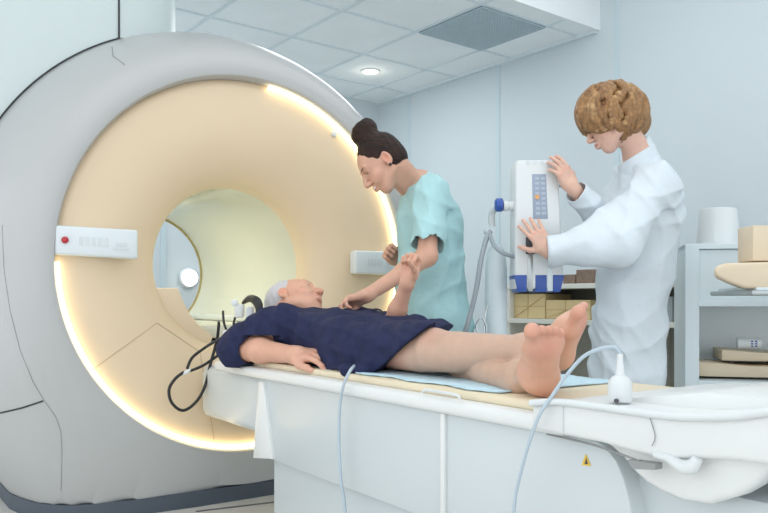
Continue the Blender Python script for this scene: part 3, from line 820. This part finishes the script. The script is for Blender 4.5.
    for hp2, ft in ((hip + FW * -.06, feet_n), (hip + FW * .07, feet_f)):
        t.chain([hip - UP * .12 + (hp2 - hip), (hp2 + ft) * .5, V(ft[0], ft[1], .10)], [.115, .085, .072], .03)
    t.plane_cut(V(0, 0, .10), V(0, 0, -1))
    t.mesh('trousers', M['scrub'], root)
    shoe(root, feet_n); shoe(root, feet_f)

# ---------------- woman in the white coat
def woman_coat():
    root = thing('person', 'person with short curly blond hair in a long white coat, both hands on the injector', 'person', V(*U(632, 250, 3.1)[:2], 0))
    hc = U(612, 122, 3.02)
    Fv = nrm(-RT * .82 - UP * .42 + FW * .32); Uv = nrm(UP * .90 - RT * .40 + FW * .1)
    B = basis(Fv, Uv)
    fl = Field((-2.62, 1.80, 0.0), (-1.50, 2.95, 1.76), .0032)
    L = head(fl, hc, B, SK2, .97, lips=(.58, .22, .20), brow=(.25, .14, .08), eyes_open=False)
    nb = U(641, 160, 3.08)
    fl.chain([L(0, -.035, -.05), nb], [.047, .052], .02)
    sh_n = U(655, 183, 2.96); sh_f = U(630, 178, 3.24)
    chest = U(640, 215, 3.1); belly = U(635, 270, 3.1); hip = U(627, 325, 3.1)
    fl.cap(sh_n, sh_f, .05, .05, .04)
    fl.chain([nb, chest, belly, hip], [.06, .105, .10, .10], .05)
    feet = []
    for o_ in (-.055, .055):
        ft = V(*U(622, 300, 3.1 + o_)[:2], 0); hp2 = hip + FW * o_ * .8; feet.append(ft)
        kn = (hp2 + ft) * .5 - RT * .01
        fl.chain([hp2, kn, V(ft[0], ft[1], .08)], [.078, .055, .036], .04)
        fl.cap(V(ft[0], ft[1], .035), V(ft[0], ft[1], .025) - RT * .13, .030, .024, .03)
    # near arm: palm flat on the unit's face
    el = U(620, 247, 2.86); wr = U(548, 251, 2.90)
    fl.chain([sh_n, el, wr], [.045, .040, .0245], .03)
    palm = U(536, 232, 2.945)
    hand(fl, wr, nrm(U(527, 219, 2.93) - wr), FW + RT * .12, 1, .90, curl=(.05, .06, .06, .08), spread=.13, thumb=(.95, .35), skin=SK2, splay=.02)
    # far arm: fingers over the upper corner
    elf = U(608, 226, 3.08); wf = U(573, 188, 2.96)
    fl.chain([sh_f, elf, wf], [.045, .040, .0245], .03)
    hand(fl, wf, nrm(U(560, 166, 2.945) - wf), nrm(-RT * .45 + FW * .85 + UP * .05), -1, .90, curl=(.25, .28, .32, .4), spread=.06, thumb=(.75, .45), skin=SK2, thumb_in=.2)
    fl.mesh('body', M['skin'], root, SK2)
    # hair: curly bob
    h = Field(hc - .26, hc + .26, .003)
    LL = lambda x, y, z: hc + .97 * (B[0] * x + B[1] * y + B[2] * z)
    h.ell(U(613, 112, 3.03), (.110, .106, .100), basis(RT, UP), 0)
    h.ell(U(598, 116, 3.0), (.068, .070, .082), basis(RT, UP), .02)
    h.ell(U(629, 122, 3.05), (.080, .085, .076), basis(RT, UP), .02)
    h.ell(LL(0, .118, -.070), (.10, .075, .085), B, .01, True)
    h.ell(LL(0, .04, -.135), (.13, .12, .068), B, .01, True)
    rnd = random.Random(11)
    ce = U(613, 113, 3.03)
    for k in range(120):
        th = rnd.uniform(0, 2 * PI); ph = rnd.uniform(-.1, 1.5)
        cur = RT * math.cos(th) * math.cos(ph) + FW * math.sin(th) * math.cos(ph) + UP * math.sin(ph)
        pts = []; rs = []; side_ = rnd.choice((-1, 1)); amp = rnd.uniform(.007, .014); ln = rnd.randint(7, 12); lift = rnd.uniform(-.02, .05)
        dirv = nrm(-UP + RT * rnd.uniform(-.35, .35) + FW * rnd.uniform(-.3, .3))
        for m_i in range(ln):
            tn = nrm(dirv - cur * np.dot(dirv, cur)); sd = np.cross(cur, tn)
            pt = ce + (RT * (cur @ RT) * (.134 if cur @ RT < 0 else .124) + FW * (cur @ FW) * .112 + UP * (cur @ UP) * .114) * (1 + lift) + sd * side_ * amp * math.sin(m_i * 1.05)
            pts.append(pt); rs.append(.0125 if 0 < m_i < ln - 1 else .007)
            cur = nrm(cur + tn * .13)
        pts = [q_ for q_ in pts if (q_ - hc) @ UP > (-.086 if (q_ - hc) @ RT > .0 else -.042)]
        if len(pts) < 2: continue
        h.chain(pts, rs[:len(pts)], .002)
        c_ = rnd.choice([(.20, .09, .035), (.62, .35, .15), (.85, .56, .28), (.40, .20, .075), (.74, .46, .21), (.28, .13, .05)])
        for q_ in pts: h.paint(q_, (.0145,) * 3, None, c_, .6)
    h.mesh('hair', M['blond'], root, (.38, .20, .08))
    # coat
    g = Field((-2.66, 1.85, .20), (-1.48, 2.95, 1.50), .0045)
    g.cap(sh_n + UP * .006, sh_f + UP * .006, .068, .068, .03)
    g.chain([nb - UP * .045, chest + RT * .012, belly + RT * .01, hip, hip - UP * .20 - RT * .015, hip - UP * .45 - RT * .025], [.070, .135, .120, .122, .118, .118], .05)
    g.cap(chest + RT * .05 - UP * .01, belly + RT * .025, .100, .098, .05)
    g.cap(sh_n + RT * .02 - UP * .02, chest + RT * .05, .08, .10, .04)
    g.box(hip * .5 + belly * .5 - UP * .20, (.10, .120, .34), np.array([FW, RT, UP]), .06, .06)
    g.cap(U(648, 174, 3.14), U(654, 190, 3.05), .076, .076, .03)
    # sleeves
    g.cap(sh_n - UP * .02, wr * .55 + el * .45 + UP * .02, .066, .050, .03)
    g.chain([sh_n, el], [.070, .072], .03); cu = wr + nrm(el - wr) * .015
    g.chain([el, cu], [.072, .060], .03)
    g.chain([sh_f, elf], [.068, .066], .03); cf = wf + nrm(elf - wf) * .035
    g.chain([elf, cf], [.066, .050], .03)
    # collar
    cd_ = nrm(L(0, -.03, -.12) - nb)
    g.cap(nb - UP * .02 + RT * .004, nb + UP * .030 - RT * .008, .078, .066, .015)
    g.folds(.0120, [((.6, .8, .30), 30, 0.3), ((1, .4, -.5), 22, 1.2), ((.5, -.5, .7), 26, .5)], None, True)
    g.cap(nb + UP * .005 - RT * .02, nb + UP * .12 - RT * .05, .054, .060, .004, True)
    g.cap(nb - RT * .06, nb - RT * .12 - UP * .05, .03, .012, .004, True)
    for cc_, ww in ((cu, wr), (cf, wf)):
        dv = nrm(ww - cc_)
        g.plane_cut(cc_ + dv * .018, dv, (cc_ + dv * .05 - .085, cc_ + dv * .05 + .085))
        g.cap(cc_ - dv * .03, cc_ + dv * .12, .038, .050, .004, True)
    g.plane_cut(V(0, 0, .36), V(0, 0, -1))
    c_ = g.mesh('white_coat', M['coat'], root)
    k = Field(nb - .2, nb + .2, .003)
    ax0 = U(642, 174, 3.09); ax1 = U(634, 146, 3.07); av = nrm(ax1 - ax0)
    k.cap(ax0 - av * .01, ax1 + av * .06, .092, .064, 0)
    k.cap(ax0 - av * .02, ax1 + av * .12, .084, .050, 0, True)
    k.plane_cut(U(638, 153, 3.08), nrm(UP * .85 - RT * .53))
    k.plane_cut(ax0 - av * .002, -av)
    k.cap(ax0 - RT * .09 + FW * .01, ax1 - RT * .08 + FW * .02 - UP * .01, .014, .022, .004, True)
    k.mesh('collar', M['coat'], c_)
    t = Field((-2.55, 2.0, .08), (-1.6, 2.95, .60), .006)
    for ft in feet: t.chain([V(ft[0], ft[1], .55), V(ft[0], ft[1], .11)], [.070, .065], .03)
    t.plane_cut(V(0, 0, .11), V(0, 0, -1))
    t.mesh('trousers', M['cab'], root)
    for ft in feet: shoe(root, ft)

# ---------------- reclining man
def patient():
    root = thing('person', 'barefoot reclining person in a dark navy gown and hair cap lying on the scanner table', 'person', V(-2.0, CY, .60))
    hc = U(295, 303, 2.93)
    Fv = nrm(V(.50, .66, .52)); Uv = nrm(V(-.80, .20, .52))
    B = basis(Fv, Uv)
    fl = Field((-2.92, 1.0, .60), (-.92, 1.82, 1.05), .0032)
    L = head(fl, hc, B, SK3, .99, male=True, lips=(.55, .22, .18), brow=(.10, .06, .05), smile=.45)
    TZ = .630
    nb = V(-2.545, 1.43, .745)
    fl.chain([L(0, -.035, -.05), nb], [.055, .060], .03)
    sr = V(-2.42, 1.245, .735); sl_ = V(-2.42, 1.59, .735)
    fl.cap(sr, sl_, .055, .055, .04)
    fl.chain([nb, V(-2.33, CY, .725), V(-2.1, CY, .700), V(-1.92, CY, .692)], [.06, .062, .056, .052], .04)
    # right arm along the near table edge
    er = UY(246, 357, 1.155); wr = UY(296, 355, 1.185); er[2] = max(er[2], .668); 
    fl.chain([sr, er], [.050, .042], .03)
    md = er * .68 + wr * .32
    fl.chain([er, md, wr], [.041, .040, .027], .03)
    hd = nrm(UY(333, 354, 1.225) - wr)
    hand(fl, wr, hd, -UP * .9 + V(.2, .35, 0), -1, 1.06, curl=(.30, .36, .42, .50), spread=.06, thumb=(.5, .5), skin=SK3)
    # left arm raised, loose fist
    el = U(391, 328, 2.66); wl = U(408, 281, 2.57)
    fl.chain([sl_, el], [.048, .042], .03)
    fl.chain([el, el * .6 + wl * .4, wl], [.032, .030, .0215], .02)
    hand(fl, wl, nrm(U(412, 264, 2.57) - wl), nrm(-RT * .55 - FW * .85), 1, .86, curl=(1.25, 1.3, 1.35, 1.4), spread=.02, thumb=(.35, .5), thumb_in=.9, skin=SK3)
    # legs
    hr_ = V(-1.95, 1.33, .690); hl_ = V(-1.95, 1.50, .690)
    kr = U(434, 354, 2.10); ar = U(527, 350, 1.83)
    kl = V(-1.69, 1.43, .675); al = U(518, 381, 1.765)
    fl.chain([hl_, kl], [.055, .050], .03)
    fl.chain([kl, kl * .72 + al * .28 - UP * .004, kl * .4 + al * .6, al], [.052, .050, .040, .034], .02)
    kr = U(433, 351, 2.08)
    fl.chain([hr_, kr * .85 + hr_ * .15, kr], [.056, .060, .057], .004)
    fl.chain([kr, kr * .70 + ar * .30 - UP * .004, kr * .4 + ar * .6, ar], [.057, .054, .043, .034], .004)
    fl.ell(kr + UP * .016 + V(.005, 0, 0), (.050, .044, .046), None, .015)
    hlh = U(548, 399, 1.665); tol = U(548, 324, 1.50)
    # sole of the left foot (its big toe on the picture's left)
    topdir = nrm(-(-FW * .0) + FW * .8 - RT * .2 + UP * .3)
    def ft(heel, toe, ank, side, curl=0.0):
        d = nrm(toe - heel); tp_ = nrm((ank - heel) - d * np.dot(ank - heel, d))
        footm(fl, heel, toe, tp_, 1, side, SKL, curl)
        fl.cap(ank, heel + d * .03 + tp_ * .05, .037, .036, .03)
    ft(hlh, tol, U(524, 374, 1.775), 1)
    hrh = U(568, 369, 1.80); tor = U(590, 301, 1.63)
    ft(hrh, tor, ar, 1)
    for k_, a_ in ((kr, ar), (kl, al)):
        for t_ in (0, .33, .66, 1): fl.paint(k_ + (a_ - k_) * t_, (.12, .12, .12), None, SKL, .5)
    fl.paints = [p for p in fl.paints if p[1] == (.12, .12, .12)] + [p for p in fl.paints if p[1] != (.12, .12, .12)]
    fl.paint(kr + UP * .04 - FW * .04, (.06, .06, .05), None, (.62, .36, .27), 0)
    fl.mesh('body', M['skin'], root, SK3)
    # cap
    h = Field(hc - .2, hc + .2, .003)
    LL = lambda x, y, z: hc + .96 * (B[0] * x + B[1] * y + B[2] * z)
    h.ell(LL(0, -.030, .040), (.080, .088, .085), B, 0)
    h.plane_cut(LL(0, .045, .03), nrm(B[1] * .9 - B[2] * .35))
    h.plane_cut(LL(0, 0, -.020), nrm(-B[2] + B[1] * .45))
    h.folds(.0018, [((2, 1, 1), 110, 0), ((1, -2, 1), 90, 1)])
    h.mesh('hair_cap', M['cap'], root)
    # gown
    g = Field((-2.92, .99, .598), (-1.40, 1.80, .98), .0042)
    g.cap(V(-2.44, 1.25, .735), V(-2.44, 1.59, .735), .072, .072, .03)
    def slab(x, y0, y1, zt_, r): pass
    tops = [(-2.50, .762, .10), (-2.36, .793, .17), (-2.22, .790, .19), (-2.05, .774, .20), (-1.92, .757, .20), (-1.80, .750, .19)]
    for (xa, za, wa), (xb, zb, wb) in zip(tops[:-1], tops[1:]):
        c_ = V((xa + xb) / 2, CY, (TZ + (za + zb) / 2) / 2)
        g.box(c_, (abs(xb - xa) / 2 + .05, (wa + wb) / 2, ((za + zb) / 2 - TZ) / 2), None, .055, .06)
    # skirt over the thighs
    g.chain([V(-1.95, 1.34, .692), kr + V(-.02, -.005, .006)], [.072, .076], .03)
    g.chain([V(-1.95, 1.50, .69), V(-1.68, 1.50, .70)], [.068, .066], .03)
    g.box(V(-1.86, 1.42, .69), (.20, .19, .058), None, .04, .03)
    # flap that lies on the near edge of the mattress
    fa = [UY(300, 352, 1.26), UY(325, 362, 1.215), UY(347, 372, 1.185), UY(366, 365, 1.22), UY(372, 345, 1.28)]
    g.chain([V(q[0], q[1], z_) for q, z_ in zip(fa, (.655, .642, .638, .642, .66))], [.012, .010, .009, .012, .02], .035)
    # right sleeve
    d_ = nrm(er - sr); so = er + d_ * .0
    so = UY(238, 347, 1.15)
    g.cap(sr, so, .082, .074, .04)
    g.cap(sr + V(.05, 0, .01), er + V(.0, 0, .015), .07, .06, .04)
    g.cap(UY(264, 332, 1.2), UY(233, 357, 1.12), .055, .038, .05)
    # left sleeve
    g.cap(sl_, V(-2.17, 1.60, .71), .070, .072, .04)
    g.folds(.0085, [((.8, .5, .3), 34, 0.3), ((.5, 1, -.5), 29, 1.2), ((.2, .5, 1), 40, 2)], None, True)
    # sleeve opening, neck opening, hem
    dd = nrm(wr - er)
    g.plane_cut(UY(246, 350, 1.14) , dd, (UY(246, 357, 1.12) - V(.01, .16, .08), UY(300, 350, 1.12) + V(.05, .075, .026)))
    g.cap(er + dd * .0, er + dd * .20, .050, .050, .004, True)
    g.cap(nb + V(-.06, 0, .03), nb + V(-.01, 0, .0), .085, .058, .006, True)
    # hem plane from the knee to the near edge
    h0 = U(441, 328, 2.10); h1 = U(377, 374, 2.12); h2 = U(445, 328, 2.4)
    nn = nrm(np.cross(h1 - h0, V(.12, 1, 0)))
    hd_ = nrm(kr - hr_)
    pa = UY(432, 330, 1.36); pb = UY(370, 374, 1.20)
    e1 = nrm(pb - pa); e2 = nrm(V(-.8, 1.0, .0)); nn = nrm(np.cross(e1, e2))
    if nn[0] < 0: nn = -nn
    g.plane_cut(pa, nn, (V(-2.1, 1.0, .59), V(-1.4, 1.8, 1.0)))
    g.plane_cut(V(0, 0, .612), V(0, 0, -1), (V(-2.6, 1.135, .55), V(-1.3, 1.8, .8)))
    g.mesh('gown', M['navy'], root)
    tie = [UY(372, 313, 1.5), UY(374, 309.5, 1.5), UY(380, 310, 1.5), UY(383, 314, 1.5), UY(381, 318, 1.5)]
    MB().tube(tie, .0035, 8).build('gown_tie', M['black'], root)

woman_aqua(); woman_coat(); patient()


# ------------------------------------------------------------------ injector on its pole
D = 2.98
ij = thing('contrast_injector', 'tall white injector unit with a grey key panel and blue lower corners', 'injector', U(539, 292, D))
def fr(px, py, dd=0.0): return U(px, py, D + dd)
body = [fr(517.5, 160), fr(556, 160), fr(558, 163), fr(564, 289), fr(515, 289), fr(515.5, 163)]
MB().prism(body, FW * .13, .008, 3).build('housing', M['white'], ij)
for x0, x1 in ((514.5, 527), (535.5, 547), (553, 564.5)):
    c = [fr(x0, 275, -.003), fr(x1, 275, -.003), fr(x1, 292, -.003), fr(x0 + (3 if x0 < 520 else 0), 292, -.003)]
    if x1 > 560: c[2] = fr(x1 - 4, 292, -.003)
    MB().prism(c, FW * .137, .003).build('corner_guard', M['blue'], ij, label='royal blue corner guard')
for x0 in (527.5, 547.5):
    MB().prism([fr(x0, 250, -.002), fr(x0 + 5.5, 250, -.002), fr(x0 + 5.5, 291, -.002), fr(x0, 291, -.002)], FW * .05, .003).build('syringe_channel', M['steel'] if x0 < 530 else M['cab'], ij)
MB().prism([fr(532, 174, -.001), fr(546, 174, -.001), fr(548, 219, -.001), fr(533, 219, -.001)], FW * .004, .001).build('key_panel', M['display'], ij)
mb = MB()
for r_ in range(8):
    for c_ in range(2):
        if r_ == 4 and c_ == 0: continue
        x = 535 + c_ * 6 + r_ * .15; y = 177 + r_ * 5
        mb.prism([fr(x, y, -.002), fr(x + 4, y, -.002), fr(x + 4, y + 2.6, -.002), fr(x, y + 2.6, -.002)], FW * .002)
mb.build('key_marks', M['mark'], ij)
MB().lathe(fr(537, 197, -.002), -FW, [(.009, 0), (.009, .003)], 20).build('start_button', M['orange'], ij)
MB().prism([fr(526, 237, -.006), fr(535.5, 237, -.006), fr(535.5, 254, -.006), fr(526, 254, -.006)], FW * .01, .002).build('syringe_window', M['dark'], ij)
MB().prism([fr(527, 247, -.007), fr(534.5, 247, -.007), fr(534.5, 252, -.007), fr(527, 252, -.007)], FW * .004).build('syringe_clip', M['steel'], ij)
mb = MB()
for x in (526, 533, 540, 547): mb.prism([fr(x, 161, -.001), fr(x + 4, 161, -.001), fr(x + 4, 165, -.001), fr(x, 165, -.001)], FW * .004)
mb.build('top_slots', M['faint'], ij)
MB().lathe(fr(516, 206, .05), -RT, [(.020, 0), (.020, .022), (.017, .024), (.017, .032), (.020, .034), (.020, .050)], 24).build('coupling', M['white'], ij)
MB().lathe(fr(503, 205, .05), -RT, [(.019, 0), (.027, .004), (.027, .026), (.019, .032)], 20).build('tilt_knob', M['blue'], ij)
MB().box(U(568.5, 189, 3.05), RT * .036, FW * .04, UP * .044, .005).build('side_clamp', M['chrome'], ij)
MB().box(U(560, 187, 3.03), RT * .04, FW * .02, UP * .015, .003).build('clamp_arm', M['steel'], ij)
# pole
po = thing('pole_stand', 'pale grey floor stand column behind the white injector', 'stand', V(*U(496, 300, 3.14)[:2], 0))
bx = U(496, 300, 3.14); bx[2] = 0
MB().lathe(bx, UP, [(.045, .03), (.045, .96), (.040, 1.03), (.025, 1.06)], 28).build('column', M['cab'], po)
MB().lathe(bx, UP, [(.20, 0), (.20, .02), (.06, .035), (.045, .05)], 36).build('floor_base', M['white'], po)
MB().tube([U(492, 226, 3.12), U(492, 213, 3.1), U(498, 206, 3.06), U(508, 206, 3.04)], .014, 12).build('elbow_arm', M['white'], po)
mb = MB(); mb.tube([U(479, 336, 3.05), U(476, 326, 3.05), U(481, 318, 3.05), U(486, 326, 3.05), U(484, 340, 3.05)], .0035, 8)
mb.tube([U(484, 342, 3.05), U(485, 318, 3.06), U(488, 305, 3.06)], .0035, 8)
mb.build('hanging_hook', M['chrome'], po)
MB().box(U(485, 233, 3.06), RT * .034, FW * .05, UP * .016, .004).build('hose_clip', M['faint'], po)
tag(MB().tube([U(490, 231, 3.04), U(486, 240, 3.02), U(481, 260, 3.0), U(477, 285, 3.0), U(472, 308, 3.0), U(466, 330, 3.0), U(460, 350, 3.05)], .010, 10).build('supply_hose', M['greytube']), 'grey hose hanging down left of the stand column', 'hose')
tag(MB().tube([U(489, 231, 3.04), U(493, 243, 3.0), U(501, 252, 2.98), U(515, 257, 3.0)], .008, 10).build('supply_hose', M['greytube']), 'grey hose curving from the stand clip to the injector side', 'hose')

# ------------------------------------------------------------------ shelving along the back wall
sy0, sy1 = 3.80, 4.18
def rx_at(px, Y):          # room x where pixel column px meets the plane room-y = Y
    r = (px - 384) / F; a = math.radians(37.9)
    d = Y / (math.sin(a) + r * math.cos(a)); return d * (-math.cos(a) + r * math.sin(a)), d
xL, dL = rx_at(506, sy0); xR = -2.05
def zpx(py, d): return CAM_Z + (HOR - py) / F * d
zt1 = zpx(285, dL); zt2 = zpx(318.5, dL)
su = thing('shelf_unit', 'cream open shelf unit against the pale blue back wall', 'shelf', RM((xL + xR) / 2, 4.0, 0))
for xx in (xL, -2.6, xR - .03):
    MB().box(RM(xx, sy0, 0), RM(.035, 0), RM(0, .38), V(0, 0, zt1), .003).build('side_panel', M['cream_shelf'], su, smooth=False)
for z0 in (zt1 - .03, zt2 - .028, .12):
    MB().box(RM(xL, sy0 - .01, z0), RM(xR - xL, 0), RM(0, .39), V(0, 0, .03), .003).build('shelf_board', M['cream_shelf'], su, smooth=False)
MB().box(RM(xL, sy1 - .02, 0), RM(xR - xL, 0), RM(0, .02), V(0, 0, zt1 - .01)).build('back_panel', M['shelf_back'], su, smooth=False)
def on_shelf(name, x0, x1, y0p, zb, m, lab, cat, y=3.84, dy=.26, group=None):
    a, d = rx_at(x0, y); b, _ = rx_at(x1, y); h = zpx(y0p, d) - zb
    o = MB().box(RM(a, y, zb + .001), RM(b - a, 0), RM(0, dy), V(0, 0, h), .004).build(name, m, smooth=False)
    return tag(o, lab, cat, group)
def carton(x0, x1, y0p, lab):
    a, d = rx_at(x0, 3.84); b, _ = rx_at(x1, 3.84); h = zpx(y0p, d) - zt2 - .003
    t = thing('cardboard_box', lab, 'box', RM((a + b) / 2, 3.95, zt2 + .003))
    MB().box(RM(a, 3.84, zt2 + .003), RM(b - a, 0), RM(0, .26), V(0, 0, h), .004).build('carton', M['carton'], t, smooth=False)
    k = MB(); k.box(RM(a + (b - a) * .45, 3.838, zt2 + .004), RM(.006, 0), RM(0, .003), V(0, 0, h))
    k.box(RM(a, 3.838, zt2 + h * .5), RM(b - a, 0), RM(0, .003), V(0, 0, .004))
    k.tube([RM(a + .01, 3.838, zt2 + .01), RM(b - .01, 3.838, zt2 + h - .01)], .002, 5, False)
    k.build('tape', M['cartonline'], t, smooth=False)
carton(514, 545, 294, 'taller cream carton on the shelf below the blue injector corners')
carton(546, 590, 300, 'lower wide cream carton on the shelf behind the toes')
on_shelf('paper_pile', 559, 575, 275, zt1, M['brownstuff'], 'brown pile on the shelf top beside the injector base', 'pile')
on_shelf('paper_pile', 576, 592, 270, zt1, M['brownstuff'], 'taller brown pile on the shelf top against the white coat', 'pile')
on_shelf('storage_box', 664, 676, 251, zt1, M['blue'], 'blue box standing behind the white coat beside the cabinet', 'box')
on_shelf('grey_box', 650, 672, 297, zt2, mat('grey_card', (.35, .40, .42), .7, noise=.1), 'grey box on the shelf between white coat and cabinet', 'box')

# ------------------------------------------------------------------ white cabinet, right
cd = 3.15
ey = nrm(FW * .35 + RT * .0885); ex = nrm(RT * .35 - FW * .0885)
o0 = U(685, 300, cd); o0[2] = 0
cb = thing('storage_cabinet', 'white open storage cabinet at the right with a stack of beige pads inside', 'cabinet', o0 + ex * .4)
ctop = zpx(244, cd); cb1 = zpx(301, cd); cb2 = zpx(380, cd)
Wc, Dc = .75, .36
MB().box(o0, ex * .055, ey * Dc, UP * ctop, .003).build('side_panel', M['cab'], cb, smooth=False)
MB().box(o0 + ex * (Wc - .03), ex * .03, ey * Dc, UP * ctop, .003).build('side_panel', M['cab'], cb, smooth=False)
MB().box(o0 + ey * (Dc - .01), ex * Wc, ey * .012, UP * (ctop - .002)).build('back_panel', M['cabin'], cb, smooth=False)
MB().box(o0 + UP * (ctop - .022) + ey * .004, ex * Wc, ey * (Dc - .005), UP * .022, .003).build('top_board', M['cab'], cb, smooth=False)
for z0 in (cb1 - .022, cb2 - .022, .10):
    MB().box(o0 + UP * z0 + ex * .05 - ey * .004, ex * (Wc - .08), ey * (Dc - .01), UP * .022, .002).build('shelf_board', M['cab'], cb, smooth=False)
MB().box(o0 + UP * cb1 + ex * .055 + ey * .02, ex * (Wc - .09), ey * .015, UP * (ctop - cb1 - .024)).build('door', M['cab'], cb, smooth=False)
# contents
def wavy_pad(name, px0, px1, py0, py1, lab, dd=.05):
    a = U(px0, py1, cd + dd); w = (px1 - px0) / F * (cd + dd); h = (py1 - py0) / F * (cd + dd)
    pts = []
    for i in range(17):
        t = i / 16; pts.append(a + ex * w * t + UP * (h * (.85 + .15 * math.cos(t * 5))))
    pts = [a + ex * w, a][::-1][:1] + pts[0:] + [a + ex * w]
    pts = [a] + [a + ex * w * (i / 16) + UP * (h * (.88 + .12 * math.cos(i / 16 * 5))) for i in range(17)] + [a + ex * w]
    o = MB().prism(pts, ey * .22, .003).build(name, M['beige']); return tag(o, lab, 'pad')
wavy_pad('foam_pad', 696, 790, 362, 376.2, 'beige foam pad lying on the cabinet shelf, lowest of the stack')
wavy_pad('foam_pad', 722, 796, 350, 360.5, 'beige foam pad on top of the stack in the white cabinet', .06)
o = U(737, 349, cd + .10)
rl = thing('label_roll', 'small white roll with blue print lying on the upper beige pad', 'roll', o)
ax_ = nrm(ex * .95 + UP * .02)
MB().lathe(o + UP * .024, ax_, [(.010, 0), (.024, 0), (.024, .09), (.010, .09)], 28).build('roll', M['white'], rl)
mb = MB()
for j in range(2):
    for q in range(3):
        mb.box(o + UP * (.010 + q * .010) + ax_ * (.05 + j * .016) - ey * .0245, ax_ * .008, ey * .001, UP * .006)
mb.build('blue_print', M['blue'], rl)
# cylinder bucket on top
p = U(718, 244, cd + .15); p[2] = ctop
bk = thing('white_bucket', 'white tapered bucket upside down on top of the cabinet', 'bucket', p)
MB().lathe(p, UP, [(.090, 0), (.090, .012), (.086, .014), (.076, .150), (.074, .160), (.06, .163)], 40).build('bucket', M['white'], bk)
# cart with the beige moulded coil shell, mostly out of frame
kd = 2.62
q = U(792, 300, kd + .1)
ct = thing('equipment_cart', 'steel topped cart edge at the right border under a beige shell', 'cart', V(q[0], q[1], 0))
zc = zpx(293, kd)
cx0 = U(752, 293, kd)
MB().box(V(*cx0[:2], zc - .008), RT * .42, FW * .34, UP * .018, .006).build('cart_top', M['steel'], ct)
MB().box(V(*(cx0 + RT * .02 + FW * .01)[:2], zc + .008), RT * .38, FW * .3, UP * .012, .003).build('tray_liner', M['cab'], ct)
for (a_, b_) in ((.27, .04), (.40, .04), (.30, .30), (.40, .30)):
    q = cx0 + RT * a_ + FW * b_; q[2] = 0
    MB().lathe(q, UP, [(.012, 0), (.012, zc - .008)], 14).build('leg', M['steel'], ct)
MB().box(V(*(cx0 + RT * .25 + FW * .02)[:2], .25), RT * .16, FW * .30, UP * .015, .004).build('lower_shelf', M['steel'], ct)
zs = zc + .0205
prof = [(713, 272), (716, 266), (726, 263), (760, 262), (800, 261), (830, 263), (832, 276), (800, 289), (765, 289.2), (745, 288.5), (728, 282), (717, 277)]
o = MB().prism([U(a, b, kd + .01) for a, b in prof], (FW + RT * .43) * .24, .012, 3).build('coil_shell', M['beige'])
tag(o, 'beige moulded shell with a curved underside lying on the steel cart', 'coil')
o = MB().box(U(753, 261, kd + .06), RT * .16, FW * .12, UP * .125, .006).build('foam_block', M['beige'])
tag(o, 'upright beige foam block standing on the beige shell at the right edge', 'foam block')

# ------------------------------------------------------------------ light
def area(loc, rot, sx_, sy_, e, col=(1, 1, 1)):
    l = bpy.data.lights.new('area', 'AREA'); l.shape = 'RECTANGLE'; l.size = sx_; l.size_y = sy_; l.energy = e; l.color = col
    o = bpy.data.objects.new('ceiling_fill', l); C.objects.link(o); o.location = loc; o.rotation_euler = rot; return o  # unseen fill light at ceiling height, added to brighten the room
area(RM(-1.3, 1.0, 3.0), (0, 0, TH), 3.0, 3.0, 20, (1, .98, .95))
area(RM(-1.6, 3.0, 3.0), (0, 0, TH), 2.6, 1.4, 12, (.95, .98, 1))
area(RM(-4.4, 2.9, 2.58), (0, 0, TH), 1.2, 1.2, 17, (.95, .98, 1))  # added to lift the dim back wall and tiled ceiling
area(RM(-4.95, 1.0, 2.58), (0, 0, TH), .6, 1.2, 17, (.92, .97, 1))  # added fill behind the gantry, lifts the left wall
l = bpy.data.lights.new('spot', 'POINT'); l.energy = .5; l.color = (1, .92, .75); l.shadow_soft_size = .06
o = bpy.data.objects.new('downlight_lamp', l); C.objects.link(o); o.location = RM(-4.76, 3.57, CZ - .08)
# added fill light that brightens the bore interior, no fixture modelled
l = bpy.data.lights.new('bore', 'AREA'); l.shape = 'RECTANGLE'; l.size = .9; l.size_y = .08; l.energy = 5; l.color = (1, .96, .80)
o = bpy.data.objects.new('bore_fill', l); C.objects.link(o); o.location = (-3.85, CY - .1, CZ0 + .325)

w = bpy.data.worlds.new('world'); bpy.context.scene.world = w; w.use_nodes = True
bg = w.node_tree.nodes['Background']; bg.inputs[0].default_value = (.92, .965, 1, 1); bg.inputs[1].default_value = 1.55

cam = bpy.data.cameras.new('camera'); cam.sensor_width = 36; cam.lens = F / 768 * 36
pitch = math.atan2(HOR - 256.5, F)
cam.clip_start = .05
o = bpy.data.objects.new('camera', cam); C.objects.link(o); o.location = CAM
fwd = Vector(FW) * math.cos(pitch) + Vector(UP) * math.sin(pitch)
o.rotation_euler = fwd.to_track_quat('-Z', 'Y').to_euler()
# keep verticals as in the projection above
o.rotation_euler = Vector(FW).to_track_quat('-Z', 'Y').to_euler(); cam.shift_y = (HOR - 256.5) / 768
bpy.context.scene.camera = o
vs_ = bpy.context.scene.view_settings
vs_.view_transform = 'Standard'; vs_.look = 'None'; vs_.gamma = 1; vs_.use_curve_mapping = False; vs_.exposure = 0.08
for o in bpy.data.objects:
    if '_o' in o: del o['_o']
